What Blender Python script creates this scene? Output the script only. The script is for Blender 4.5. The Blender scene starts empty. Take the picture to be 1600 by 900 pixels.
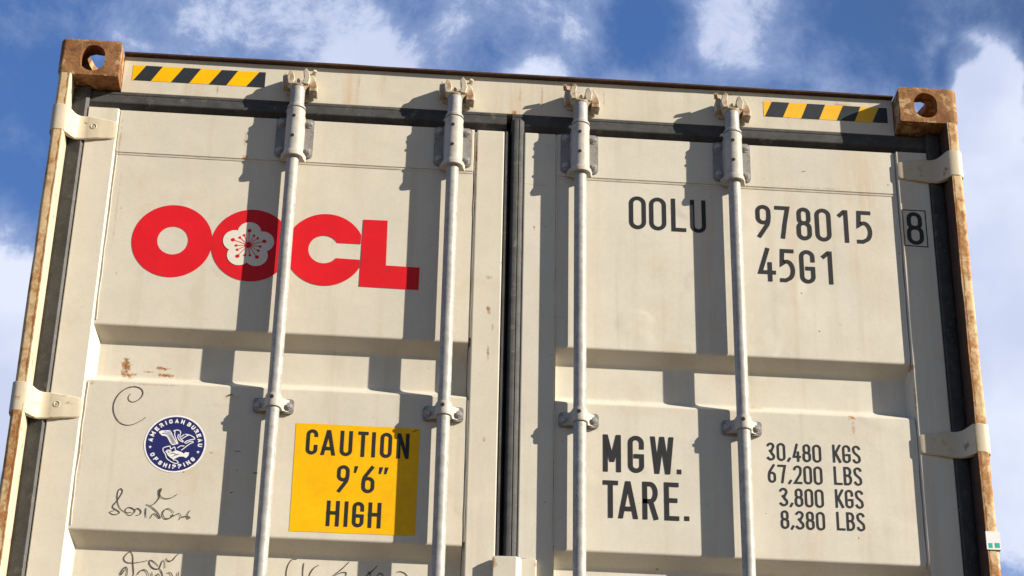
import bpy, bmesh, math, random
from mathutils import Vector, Matrix, noise
from mathutils.geometry import tessellate_polygon
rnd = random.Random(7)
S = bpy.context.scene
COL = S.collection

# ------------------------------------------------------------------ camera
cam = bpy.data.cameras.new('camera')
cam.sensor_width = 36.0
cam.lens = 36.0 * 3223.65 / 1600.0
cam.clip_start = 0.05
cam.clip_end = 6000.0
cam_o = bpy.data.objects.new('camera', cam)
COL.objects.link(cam_o)
CX = (0.996931, -0.076276, 0.017601)
CU = (-0.051182, -0.465001, 0.883830)
CF = (0.059230, 0.882018, 0.467478)
cam_o.matrix_world = Matrix(((CX[0], CU[0], -CF[0], 0.91086),
                             (CX[1], CU[1], -CF[1], -4.66296),
                             (CX[2], CU[2], -CF[2], -0.26977),
                             (0, 0, 0, 1)))
S.camera = cam_o

# ------------------------------------------------------------------ sky, sun, exposure
SUN = Vector((2.3, -1.0, 1.11)).normalized()
SUN_EL = math.asin(SUN.z)
SUN_AZ = math.atan2(SUN.x, SUN.y)
world = bpy.data.worlds.new('World')
S.world = world
world.use_nodes = True
SKY_STRENGTH = 0.053
SUN_STRENGTH = 5.0
S.view_settings.view_transform = 'Standard'
S.view_settings.look = 'None'
S.view_settings.exposure = 0.9
S.view_settings.gamma = 1.0
S.view_settings.use_curve_mapping = False
sun = bpy.data.lights.new('sun', 'SUN')
sun.energy = SUN_STRENGTH
sun.angle = math.radians(0.53)
sun.color = (1.0, 0.91, 0.76)
sun_o = bpy.data.objects.new('sun', sun)
COL.objects.link(sun_o)
sun_o.location = (8, -6, 9)
sun_o.rotation_euler = SUN.to_track_quat('Z', 'Y').to_euler()


class NT:
    """small helper to write node graphs"""
    def __init__(self, tree):
        self.t = tree
        self.n = tree.nodes
        self.l = tree.links

    def new(self, kind, **kw):
        nd = self.n.new(kind)
        for k, v in kw.items():
            setattr(nd, k, v)
        return nd

    def put(self, sock, v):
        if hasattr(v, 'is_output') or isinstance(v, bpy.types.NodeSocket):
            self.l.new(v, sock)
        else:
            sock.default_value = v

    def math(self, op, a, b=None, c=None, clamp=False):
        nd = self.new('ShaderNodeMath', operation=op, use_clamp=clamp)
        self.put(nd.inputs[0], a)
        if b is not None:
            self.put(nd.inputs[1], b)
        if c is not None:
            self.put(nd.inputs[2], c)
        return nd.outputs[0]

    def vmath(self, op, a, b=None):
        nd = self.new('ShaderNodeVectorMath', operation=op)
        self.put(nd.inputs[0], a)
        if b is not None:
            self.put(nd.inputs[1], b)
        return nd.outputs['Value'] if op in ('LENGTH', 'DOT_PRODUCT', 'DISTANCE') else nd.outputs[0]

    def noise(self, vec, scale, detail=4.0, rough=0.5, dist=0.0):
        nd = self.new('ShaderNodeTexNoise')
        nd.inputs['Scale'].default_value = scale
        nd.inputs['Detail'].default_value = detail
        nd.inputs['Roughness'].default_value = rough
        nd.inputs['Distortion'].default_value = dist
        self.put(nd.inputs['Vector'], vec)
        return nd.outputs[0]

    def ramp(self, v, lo, hi, a=0.0, b=1.0, smooth=True):
        nd = self.new('ShaderNodeMapRange')
        nd.interpolation_type = 'SMOOTHSTEP' if smooth else 'LINEAR'
        self.put(nd.inputs[0], v)
        for i, x in enumerate((lo, hi, a, b)):
            self.put(nd.inputs[i + 1], x)
        return nd.outputs[0]

    def mix(self, f, a, b, mode='MIX'):
        nd = self.new('ShaderNodeMix', data_type='RGBA', blend_type=mode)
        self.put(nd.inputs[0], f)
        for i, x in ((6, a), (7, b)):
            if isinstance(x, (tuple, list)):
                x = tuple(x) + (1.0,) if len(x) == 3 else x
            self.put(nd.inputs[i], x)
        return nd.outputs[2]

    def scale(self, vec, s):
        nd = self.new('ShaderNodeMapping')
        self.put(nd.inputs['Vector'], vec)
        nd.inputs['Scale'].default_value = s
        return nd.outputs[0]


def build_sky():
    g = NT(world.node_tree)
    bg = g.n['Background']
    bg.inputs[1].default_value = SKY_STRENGTH
    sk = g.new('ShaderNodeTexSky')
    sk.sky_type = 'NISHITA'
    sk.sun_disc = False
    sk.sun_elevation = SUN_EL
    sk.sun_rotation = SUN_AZ
    sk.air_density = 1.0
    sk.dust_density = 0.0
    sk.ozone_density = 3.0
    d = g.new('ShaderNodeTexCoord').outputs['Generated']
    # deep blue a quarter turn from the sun, milky towards it
    sa = g.vmath('DOT_PRODUCT', d, tuple(SUN))
    tint = g.mix(g.ramp(sa, 0.02, 0.42), SKY_TINT, SKY_TINT_SUN)
    blue = g.mix(1.0, sk.outputs[0], tint, 'MULTIPLY')
    # clouds live in directions of the sky: a fractal field, pushed up or down in some quarters
    warp = g.noise(d, 7.0, 3.0, 0.5)
    wv = g.new('ShaderNodeVectorMath', operation='MULTIPLY_ADD')
    wn = g.new('ShaderNodeTexNoise')
    wn.inputs['Scale'].default_value = 9.0
    wn.inputs['Detail'].default_value = 3.0
    g.l.new(d, wn.inputs['Vector'])
    sub = g.vmath('SUBTRACT', wn.outputs['Color'], (0.5, 0.5, 0.5))
    g.put(wv.inputs[0], sub)
    wv.inputs[1].default_value = (0.055, 0.055, 0.055)
    g.put(wv.inputs[2], d)
    dv = wv.outputs[0]
    f1 = g.noise(dv, 16.0, 14.0, 0.66)
    bias = 0.0
    for (vec, ang, amp) in CLOUDS:
        v = Vector(vec).normalized()
        dt = g.vmath('DOT_PRODUCT', d, tuple(v))
        m = g.ramp(dt, math.cos(math.radians(ang)), 1.0, 0.0, amp)
        bias = g.math('ADD', m, bias)
    # unseen half behind the photographer, kept cloudless to cut the sky's fill light
    clear = g.ramp(g.vmath('DOT_PRODUCT', d, (0.0, 1.0, 0.25)), 0.55, -0.1, 0.0, -0.30)
    bias = g.math('ADD', bias, clear)
    tot = g.math('ADD', f1, bias)
    thin = g.ramp(tot, 0.38, 0.86)
    thick = g.ramp(tot, 0.65, 0.84)
    f2 = g.noise(dv, 8.0, 5.0, 0.5)
    f2 = g.ramp(f2, 0.42, 0.62)
    f2 = g.math('MULTIPLY', f2, thick)
    veil = g.math('MULTIPLY', thin, 0.80)
    c1 = g.mix(veil, blue, CLOUD_VEIL)
    c2 = g.mix(thick, c1, CLOUD_WHITE)
    c3 = g.mix(g.math('MULTIPLY', f2, 0.45), c2, CLOUD_GREY)
    g.l.new(c3, bg.inputs[0])


SKY_TINT = (1.00, 1.26, 1.72)
SKY_TINT_SUN = (1.04, 0.82, 0.64)
CLOUD_VEIL = (4.6, 5.6, 8.2)
CLOUD_WHITE = (8.0, 8.6, 10.4)
CLOUD_GREY = (4.2, 4.9, 7.4)
CLOUDS = [  # direction, angular radius in degrees, push
    ((0.283, 0.811, 0.508), 3.2, 0.34), ((0.300, 0.840, 0.455), 5.0, 0.40), ((0.2745, 0.789, 0.5495), 1.3, 0.34), ((0.279, 0.797, 0.535), 1.6, 0.22),
    ((0.300, 0.874, 0.385), 4.0, 0.30),
    ((-0.195, 0.880, 0.430), 4.6, 0.40), ((-0.19, 0.86, 0.40), 4.0, 0.25),
    ((-0.07, 0.820, 0.567), 5.5, 0.17), ((-0.015, 0.827, 0.560), 1.7, 0.20), ((-0.04, 0.832, 0.552), 1.4, 0.10), ((0.065, 0.830, 0.550), 1.3, 0.20), ((0.108, 0.832, 0.545), 1.2, 0.17),
    ((0.165, 0.800, 0.572), 2.0, 0.14), ((0.21, 0.815, 0.540), 2.2, 0.12), ((0.05, 0.815, 0.565), 3.0, 0.12), ((0.155, 0.795, 0.58), 2.4, 0.10),
    ((0.120, 0.808, 0.573), 1.6, -0.14), ((0.225, 0.795, 0.563), 1.8, -0.14), ((-0.165, 0.838, 0.515), 3.2, -0.16), ((0.035, 0.823, 0.562), 1.0, -0.10),
    ((0.262, 0.79, 0.549), 0.9, -0.22), ((0.18, 0.825, 0.535), 1.5, -0.04)]
build_sky()


# ------------------------------------------------------------------ materials
def base_mat(name, rough=0.5, metallic=0.0, spec=0.5):
    m = bpy.data.materials.new(name)
    m.use_nodes = True
    g = NT(m.node_tree)
    b = g.n['Principled BSDF']
    b.inputs['Roughness'].default_value = rough
    b.inputs['Metallic'].default_value = metallic
    b.inputs['Specular IOR Level'].default_value = spec
    return m, g, b


def bump(g, b, h, strength, dist):
    nd = g.new('ShaderNodeBump')
    nd.inputs['Strength'].default_value = strength
    nd.inputs['Distance'].default_value = dist
    g.put(nd.inputs['Height'], h)
    g.l.new(nd.outputs[0], b.inputs['Normal'])


def mat_paint(name, base, spots=(), streak=0.0, speck=1.0, rust=0.0, rough=0.5, smear=()):
    """aged cream container paint: uneven tone, grime, pin holes, rust runs, named rust spots"""
    m, g, b = base_mat(name, rough, 0.0, 0.35)
    oc = g.new('ShaderNodeTexCoord').outputs['Object']
    big = g.noise(oc, 1.7, 4, 0.55)
    mid = g.noise(oc, 9.0, 6, 0.65)
    fine = g.noise(oc, 140.0, 3, 0.6)
    v = g.math('ADD', g.ramp(big, 0.3, 0.7, -0.035, 0.035), g.ramp(mid, 0.3, 0.7, -0.03, 0.03))
    v = g.math('ADD', v, g.ramp(fine, 0.3, 0.7, -0.025, 0.025))
    v = g.math('ADD', v, 1.0)
    hs = g.new('ShaderNodeHueSaturation')
    hs.inputs['Color'].default_value = tuple(base) + (1,)
    g.l.new(v, hs.inputs['Value'])
    c = hs.outputs[0]
    # faint rain runs in the grime
    rr = g.noise(g.scale(oc, (26, 26, 1.3)), 1.0, 5, 0.6)
    c = g.mix(g.ramp(rr, 0.50, 0.78, 0.0, 0.42), c, tuple(x * y for x, y in zip(base, (0.80, 0.75, 0.66))))
    # warm grime blotches
    gb = g.noise(oc, 5.2, 7, 0.72)
    c = g.mix(g.ramp(gb, 0.54, 0.80, 0.0, 0.50), c, tuple(x * y for x, y in zip(base, (0.86, 0.76, 0.60))))
    if speck:
        sp = g.noise(oc, 62.0, 2, 0.5)
        sel = g.noise(oc, 6.0, 2, 0.5)
        k = g.math('MULTIPLY', g.ramp(sp, 0.735, 0.78), g.ramp(sel, 0.46, 0.60, 0.0, 0.75 * speck))
        c = g.mix(k, c, (0.12, 0.085, 0.055))
    # thin scrapes with bare primer, sparse
    sc = g.noise(g.scale(oc, (5, 5, 95)), 1.0, 3, 0.6, 0.6)
    sl = g.noise(oc, 4.1, 2, 0.5)
    c = g.mix(g.math('MULTIPLY', g.ramp(sc, 0.70, 0.735, 0.0, 0.55), g.ramp(sl, 0.52, 0.62)), c, (0.36, 0.30, 0.22))
    if streak:
        n1 = g.noise(g.scale(oc, (17, 17, 0.9)), 1.0, 5, 0.65)
        n2 = g.noise(oc, 2.3, 3, 0.5)
        k = g.math('MULTIPLY', g.ramp(n1, 0.48, 0.72, 0.0, streak), g.ramp(n2, 0.40, 0.60))
        c = g.mix(k, c, (0.50, 0.27, 0.10))
    if rust:
        n1 = g.noise(oc, 26.0, 8, 0.72)
        k = g.ramp(n1, 0.62 - 0.25 * rust, 0.72 - 0.2 * rust, 0.0, 0.9)
        n3 = g.noise(oc, 60.0, 5, 0.7)
        c = g.mix(k, c, g.mix(g.ramp(n3, 0.35, 0.65), (0.34, 0.15, 0.045), (0.13, 0.05, 0.02)))
    nz = g.noise(oc, 95.0, 5, 0.7)
    nz2 = g.noise(g.scale(oc, (60, 60, 9)), 1.0, 5, 0.7)
    for (x, z, rx, rz, amt) in spots:
        mp = g.new('ShaderNodeMapping')
        mp.inputs['Location'].default_value = (-x / rx, 0, -z / rz)
        mp.inputs['Scale'].default_value = (1 / rx, 0, 1 / rz)
        g.l.new(oc, mp.inputs['Vector'])
        r = g.vmath('LENGTH', mp.outputs[0])
        k = g.math('SUBTRACT', 1.0, r)
        k = g.math('ADD', k, g.math('MULTIPLY', g.math('SUBTRACT', nz, 0.5), 2.6))
        k = g.math('MULTIPLY', g.ramp(k, 0.25, 0.85, 0.0, amt), g.ramp(r, 1.0, 1.5, 1.0, 0.0))
        c = g.mix(k, c, g.mix(g.ramp(nz2, 0.35, 0.65), (0.44, 0.20, 0.06), (0.20, 0.075, 0.025)))
    for (x, z, rx, rz, amt) in smear:
        mp = g.new('ShaderNodeMapping')
        mp.inputs['Location'].default_value = (-x / rx, 0, -z / rz)
        mp.inputs['Scale'].default_value = (1 / rx, 0, 1 / rz)
        g.l.new(oc, mp.inputs['Vector'])
        r = g.vmath('LENGTH', mp.outputs[0])
        k = g.math('MULTIPLY', g.ramp(r, 0.2, 1.0, amt, 0.0), g.ramp(nz2, 0.3, 0.6))
        c = g.mix(k, c, (0.50, 0.30, 0.13))
    g.l.new(c, b.inputs['Base Color'])
    g.put(b.inputs['Roughness'], g.ramp(mid, 0.3, 0.7, rough - 0.08, rough + 0.1))
    hsum = g.math('ADD', g.math('ADD', g.noise(oc, 3.2, 2, 0.4), g.math('MULTIPLY', g.ramp(g.noise(oc, 7.5, 1, 0.4), 0.66, 0.80), 0.35)), g.math('MULTIPLY', g.noise(oc, 150.0, 2, 0.5), 0.01))
    bump(g, b, hsum, 0.35, 0.008)
    return m


def mat_rust(name, cols, scale=16.0, stretch=1.0, rough=0.85, paint=None, amt=0.5, bump_s=0.6):
    m, g, b = base_mat(name, rough, 0.0, 0.25)
    oc = g.new('ShaderNodeTexCoord').outputs['Object']
    oc = g.scale(oc, (1, 1, stretch))
    n1 = g.noise(oc, scale, 9, 0.68, 0.4)
    n2 = g.noise(oc, scale * 4.5, 7, 0.7)
    n4 = g.noise(g.scale(oc, (30, 30, 4)), 1.0, 6, 0.7)
    c = g.mix(g.ramp(n1, 0.34, 0.66), cols[0], cols[1])
    c = g.mix(g.ramp(n2, 0.48, 0.68, 0.0, 0.85), c, cols[2])
    c = g.mix(g.ramp(n4, 0.52, 0.70, 0.0, 0.6), c, cols[3])
    sc = g.noise(g.scale(oc, (8, 8, 60)), 1.0, 4, 0.6, 0.8)
    c = g.mix(g.ramp(sc, 0.63, 0.68, 0.0, 0.6), c, (0.055, 0.028, 0.016))
    if paint:
        n3 = g.noise(oc, scale * 0.8, 8, 0.72, 0.3)
        c = g.mix(g.ramp(n3, 0.62 - 0.3 * amt, 0.68 - 0.3 * amt, 0.0, 0.92), c, paint)
    g.l.new(c, b.inputs['Base Color'])
    h = g.math('ADD', n1, g.math('MULTIPLY', n2, 0.5))
    bump(g, b, h, bump_s, 0.004)
    return m


def mat_post():
    """tan-stained post paint gone to rust along its edges, with cracks where it flakes"""
    m, g, b = base_mat('rusting_post_paint', 0.8, 0.0, 0.25)
    oc = g.new('ShaderNodeTexCoord').outputs['Object']
    big = g.noise(g.scale(oc, (1, 1, 0.55)), 5.0, 5, 0.62)
    n1 = g.noise(g.scale(oc, (1, 1, 0.85)), 42.0, 9, 0.70, 0.3)
    n2 = g.noise(oc, 110.0, 6, 0.7)
    c = g.mix(g.ramp(n2, 0.35, 0.65), (0.52, 0.36, 0.19), (0.60, 0.45, 0.27))
    k = g.ramp(g.math('ADD', n1, g.math('MULTIPLY', g.math('SUBTRACT', big, 0.5), 1.1)), 0.40, 0.62)
    c = g.mix(k, c, g.mix(g.ramp(n2, 0.3, 0.7), (0.40, 0.20, 0.065), (0.25, 0.105, 0.035)))
    # rust creeping in from the inner edge of the flange, wherever that edge is
    sep = g.new('ShaderNodeSeparateXYZ')
    g.l.new(oc, sep.inputs[0])
    ax = g.math('ABSOLUTE', g.math('SUBTRACT', sep.outputs[0], 1.219))
    edge = g.math('SUBTRACT', 1.1905, ax)
    wob = g.math('MULTIPLY', g.math('SUBTRACT', g.noise(g.scale(oc, (1, 1, 0.6)), 55.0, 6, 0.7), 0.44), 0.020)
    ek = g.ramp(g.math('ADD', edge, wob), 0.0015, 0.0045)
    ek = g.math('MULTIPLY', ek, g.ramp(edge, 0.006, 0.004))
    c = g.mix(g.math('MULTIPLY', ek, 0.9), c, (0.19, 0.075, 0.026))
    n3 = g.noise(g.scale(oc, (1.0, 1.0, 1.6)), 46.0, 3, 0.5, 1.2)
    crack = g.math('MULTIPLY', g.ramp(g.math('ABSOLUTE', g.math('SUBTRACT', n3, 0.5)), 0.0, 0.012, 1.0, 0.0), g.ramp(big, 0.46, 0.58))
    c = g.mix(g.math('MULTIPLY', crack, 0.35), c, (0.075, 0.035, 0.018))
    g.l.new(c, b.inputs['Base Color'])
    bump(g, b, g.math('ADD', n1, g.math('MULTIPLY', crack, -0.25)), 0.5, 0.003)
    return m


def mat_plain(name, col, rough=0.5, var=0.12, scale=30.0, metallic=0.0, spec=0.4, bump_s=0.15, worn=None, worn_amt=0.0):
    m, g, b = base_mat(name, rough, metallic, spec)
    oc = g.new('ShaderNodeTexCoord').outputs['Object']
    n1 = g.noise(oc, scale, 6, 0.65)
    n2 = g.noise(oc, scale * 7, 4, 0.6)
    v = g.math('ADD', g.ramp(n1, 0.3, 0.7, 1 - var, 1 + var), g.ramp(n2, 0.3, 0.7, -var * 0.5, var * 0.5))
    hs = g.new('ShaderNodeHueSaturation')
    hs.inputs['Color'].default_value = tuple(col) + (1,)
    g.l.new(v, hs.inputs['Value'])
    c = hs.outputs[0]
    if worn:
        n3 = g.noise(oc, scale * 1.6, 8, 0.75)
        c = g.mix(g.ramp(n3, 0.66 - 0.2 * worn_amt, 0.72 - 0.2 * worn_amt), c, worn)
    g.l.new(c, b.inputs['Base Color'])
    if bump_s:
        bump(g, b, g.math('ADD', n1, n2), bump_s, 0.001)
    return m


CREAM = (0.575, 0.534, 0.452)
CREAM_R = (0.580, 0.546, 0.472)
CREAM_H = (0.560, 0.522, 0.434)
L_SPOTS = [(0.258, 1.972, 0.020, 0.034, 1.0), (0.268, 1.948, 0.032, 0.014, 1.0), (0.318, 1.960, 0.022, 0.005, 0.9), (0.350, 1.972, 0.026, 0.007, 1.0), (0.360, 1.953, 0.034, 0.008, 1.0),
           (0.512, 2.582, 0.016, 0.012, 1.0), (0.508, 2.64, 0.006, 0.035, 0.45),
           (1.125, 2.62, 0.004, 0.085, 1.0), (1.125, 2.50, 0.003, 0.10, 0.6), (1.123, 2.07, 0.004, 0.02, 0.8),
           (1.168, 2.165, 0.010, 0.022, 0.85), (1.170, 2.04, 0.006, 0.030, 0.7), (1.166, 2.26, 0.012, 0.010, 0.5), (1.165, 1.80, 0.005, 0.012, 0.6), (1.18, 2.12, 0.004, 0.02, 0.6),
           (0.496, 1.733, 0.008, 0.004, 0.8), (0.432, 1.678, 0.007, 0.004, 0.8), (0.56, 1.69, 0.007, 0.003, 0.7), (0.192, 2.40, 0.004, 0.20, 0.25), (0.179, 2.60, 0.004, 0.10, 0.5), (0.179, 1.70, 0.004, 0.16, 0.3), (0.185, 1.905, 0.012, 0.010, 0.5), (0.34, 1.909, 0.10, 0.004, 0.35)]
R_SPOTS = [(2.10, 1.910, 0.012, 0.012, 1.0), (2.105, 1.88, 0.008, 0.035, 0.45), (1.283, 2.415, 0.004, 0.010, 0.9), (1.312, 2.42, 0.004, 0.006, 0.6),
           (1.99, 2.262, 0.004, 0.004, 1.0), (1.85, 1.94, 0.05, 0.010, 0.35), (2.10, 1.585, 0.003, 0.006, 0.9), (2.268, 2.06, 0.010, 0.014, 0.9), (2.27, 1.97, 0.004, 0.05, 0.5), (2.05, 2.585, 0.15, 0.004, 0.4), (2.268, 1.50, 0.010, 0.03, 0.6)]
L_SMEAR = [(0.53, 1.885, 0.030, 0.012, 0.45), (0.50, 1.86, 0.05, 0.008, 0.25)]
R_SMEAR = [(2.16, 2.62, 0.09, 0.20, 0.22), (2.19, 2.45, 0.06, 0.5, 0.12), (1.60, 1.90, 0.3, 0.02, 0.12)]
MP_L = mat_paint('cream_paint_worn', CREAM, L_SPOTS, 0.06, 1.0, smear=L_SMEAR)
MP_R = mat_paint('cream_paint_stained', CREAM_R, R_SPOTS, 0.24, 1.0, smear=R_SMEAR)
MP_H = mat_paint('cream_paint_rust_runs', CREAM_H, [(1.378, 2.86, 0.010, 0.035, 0.9), (1.40, 2.82, 0.006, 0.06, 0.5), (1.24, 2.83, 0.006, 0.06, 0.35), (1.94, 2.85, 0.05, 0.02, 0.4), (2.13, 2.86, 0.04, 0.015, 0.5), (1.80, 2.875, 0.05, 0.008, 0.6), (1.225, 2.776, 0.012, 0.010, 0.9), (1.30, 2.83, 0.005, 0.07, 0.5), (1.47, 2.83, 0.004, 0.06, 0.4), (0.42, 2.795, 0.005, 0.03, 0.5), (0.80, 2.84, 0.004, 0.05, 0.35), (1.98, 2.83, 0.006, 0.06, 0.4)], 0.75, 0.8)
MP_S = mat_paint('cream_paint_side', CREAM, (), 0.25, 0.6)
MP_HINGE = mat_paint('cream_paint_chipped', (0.53, 0.465, 0.355), (), 0.35, 0.8, rust=0.20)
MP_LUG = mat_paint('cream_paint_lug', CREAM, [(1.195, 1.47, 0.012, 0.03, 0.8), (1.297, 1.475, 0.010, 0.012, 0.8), (1.192, 1.40, 0.006, 0.08, 0.6)], 0.1, 0.6)
MP_KEEP = mat_paint('cream_paint_grimy', (0.44, 0.385, 0.295), (), 0.0, 0.0, rust=0.42)
M_CAST = mat_rust('rusted_casting', ((0.17, 0.072, 0.028), (0.30, 0.150, 0.062), (0.10, 0.042, 0.020), (0.42, 0.25, 0.11)), 17.0, paint=(0.46, 0.31, 0.16), amt=0.30, bump_s=0.5)
M_POST = mat_post()
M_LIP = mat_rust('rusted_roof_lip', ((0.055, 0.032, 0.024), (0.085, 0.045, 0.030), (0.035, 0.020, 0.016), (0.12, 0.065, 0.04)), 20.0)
M_RUBBER = mat_plain('black_rubber', (0.052, 0.052, 0.053), 0.62, 0.25, 22.0, spec=0.35, worn=(0.11, 0.10, 0.088), worn_amt=0.45)
M_ROD = mat_plain('galvanised_paint', (0.315, 0.308, 0.298), 0.48, 0.18, 40.0, spec=0.4, bump_s=0.5, worn=(0.20, 0.185, 0.17), worn_amt=0.40)
M_SLEEVE = mat_plain('pale_grey_paint', (0.39, 0.365, 0.335), 0.55, 0.12, 28.0, spec=0.3, worn=(0.28, 0.22, 0.17), worn_amt=0.30)
M_PLATE = mat_plain('dull_zinc_plate', (0.24, 0.23, 0.225), 0.5, 0.16, 36.0, metallic=0.15, worn=(0.17, 0.11, 0.07), worn_amt=0.4)
M_BOLT = mat_plain('zinc_bolt', (0.36, 0.35, 0.35), 0.45, 0.15, 60.0, metallic=0.35, worn=(0.17, 0.13, 0.10), worn_amt=0.5)
M_HOLE = mat_plain('dark_hole', (0.012, 0.011, 0.010), 0.9, 0.1, bump_s=0)
M_RED = mat_plain('red_vinyl', (0.60, 0.010, 0.018), 0.5, 0.05, 12.0, spec=0.2, bump_s=0, worn=(0.55, 0.28, 0.20), worn_amt=-0.18)
M_INK = mat_plain('black_lettering', (0.013, 0.014, 0.017), 0.55, 0.15, 30.0, bump_s=0)
M_YEL = mat_plain('yellow_vinyl', (0.80, 0.43, 0.002), 0.45, 0.07, 9.0, spec=0.2, bump_s=0)
M_YEL_OLD = mat_plain('faded_yellow_vinyl', (0.80, 0.43, 0.02), 0.5, 0.08, 15.0, bump_s=0, worn=(0.60, 0.42, 0.22), worn_amt=0.05)
M_BLK_OLD = mat_plain('scuffed_black_vinyl', (0.020, 0.024, 0.030), 0.5, 0.2, 25.0, bump_s=0, worn=(0.40, 0.37, 0.31), worn_amt=-0.15)
M_BLUE = mat_plain('navy_vinyl', (0.018, 0.020, 0.115), 0.4, 0.08, 25.0, bump_s=0)
M_WHITE = mat_plain('white_vinyl', (0.78, 0.77, 0.78), 0.45, 0.05, 25.0, bump_s=0)
M_PALE = mat_plain('pale_vinyl', (0.66, 0.62, 0.54), 0.5, 0.05, 25.0, bump_s=0)
M_GREEN = mat_plain('green_vinyl', (0.02, 0.42, 0.30), 0.45, 0.05, 25.0, bump_s=0)
M_PEN = mat_plain('marker_ink', (0.070, 0.058, 0.045), 0.7, 0.25, 60.0, bump_s=0)


# ------------------------------------------------------------------ geometry helpers
def link(name, bm, mats, parent=None, smooth=False, loc=None):
    me = bpy.data.meshes.new(name)
    bm.normal_update()
    bm.to_mesh(me)
    bm.free()
    for m in (mats if isinstance(mats, (list, tuple)) else [mats]):
        me.materials.append(m)
    if smooth:
        for p_ in me.polygons:
            p_.use_smooth = True
        me.set_sharp_from_angle(angle=math.radians(35))
    o = bpy.data.objects.new(name, me)
    if smooth:
        wn = o.modifiers.new('weighted_normals', 'WEIGHTED_NORMAL')
        wn.keep_sharp = True
        wn.weight = 80
    COL.objects.link(o)
    if parent:
        o.parent = parent
    if loc:
        o.location = loc
    return o


def box(bm, x0, x1, y0, y1, z0, z1, bev=0.0, seg=2, mi=0):
    r = bmesh.ops.create_cube(bm, size=1.0)
    vs = r['verts']
    for v in vs:
        v.co = Vector((x0 + (v.co.x + 0.5) * (x1 - x0), y0 + (v.co.y + 0.5) * (y1 - y0), z0 + (v.co.z + 0.5) * (z1 - z0)))
    fs = set(f for v in vs for f in v.link_faces)
    for f in fs:
        f.material_index = mi
    if bev:
        es = list(set(e for v in vs for e in v.link_edges))
        r = bmesh.ops.bevel(bm, geom=es, offset=bev, segments=seg, profile=0.5, affect='EDGES')
        vs = list(set(v for f in r['faces'] for v in f.verts))
        for f in r['faces']:
            f.material_index = mi
    return vs


def cyl(bm, p0, p1, r0, r1=None, n=20, mi=0, cap=True):
    r1 = r0 if r1 is None else r1
    p0, p1 = Vector(p0), Vector(p1)
    ax = (p1 - p0).normalized()
    q = ax.to_track_quat('Z', 'Y').to_matrix()
    A = [bm.verts.new(p0 + q @ Vector((r0 * math.cos(2 * math.pi * i / n), r0 * math.sin(2 * math.pi * i / n), 0))) for i in range(n)]
    B = [bm.verts.new(p1 + q @ Vector((r1 * math.cos(2 * math.pi * i / n), r1 * math.sin(2 * math.pi * i / n), 0))) for i in range(n)]
    for i in range(n):
        f = bm.faces.new((A[i], A[(i + 1) % n], B[(i + 1) % n], B[i]))
        f.material_index = mi
    if cap:
        bm.faces.new(list(reversed(A))).material_index = mi
        bm.faces.new(B).material_index = mi
    return A + B


def lathe(bm, prof, cx, cy, n=24, mi=0):
    """profile of (radius, z) turned about a vertical axis"""
    rings = []
    for r, z in prof:
        rings.append([bm.verts.new((cx + r * math.cos(2 * math.pi * i / n), cy + r * math.sin(2 * math.pi * i / n), z)) for i in range(n)])
    for a, b in zip(rings, rings[1:]):
        for i in range(n):
            bm.faces.new((a[i], b[i], b[(i + 1) % n], a[(i + 1) % n])).material_index = mi
    bm.faces.new(rings[0]).material_index = mi
    bm.faces.new(list(reversed(rings[-1]))).material_index = mi
    bmesh.ops.recalc_face_normals(bm, faces=bm.faces[:])


def prism(bm, poly, lo, hi, axis, mi=0):
    """closed polygon extruded along an axis; axis z: poly is (x, y); axis x: poly is (y, z); axis y: poly is (x, z)"""
    def P3(a, b, t):
        return {'z': (a, b, t), 'x': (t, a, b), 'y': (a, t, b)}[axis]
    A = [bm.verts.new(P3(a, b, lo)) for a, b in poly]
    B = [bm.verts.new(P3(a, b, hi)) for a, b in poly]
    n = len(poly)
    fs = []
    for i in range(n):
        fs.append(bm.faces.new((A[i], A[(i + 1) % n], B[(i + 1) % n], B[i])))
    tris = tessellate_polygon([[Vector((a, b, 0)) for a, b in poly]])
    for t in tris:
        fs.append(bm.faces.new([A[i] for i in t]))
        fs.append(bm.faces.new([B[i] for i in reversed(t)]))
    for f in fs:
        f.material_index = mi
    bmesh.ops.recalc_face_normals(bm, faces=fs)
    return A + B


def rrect(x0, x1, z0, z1, r, n=5):
    pts = []
    for cx, cz, a in ((x1 - r, z0 + r, -90), (x1 - r, z1 - r, 0), (x0 + r, z1 - r, 90), (x0 + r, z0 + r, 180)):
        for i in range(n + 1):
            t = math.radians(a + 90.0 * i / n)
            pts.append((cx + r * math.cos(t), cz + r * math.sin(t)))
    return pts


def copy_tree(o, parent=None, loc=None):
    c = o.copy()
    COL.objects.link(c)
    c.parent = parent
    if loc is not None:
        c.location = loc
    for ch in [k for k in COL.objects if k.parent == o]:
        copy_tree(ch, c)
    return c


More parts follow.
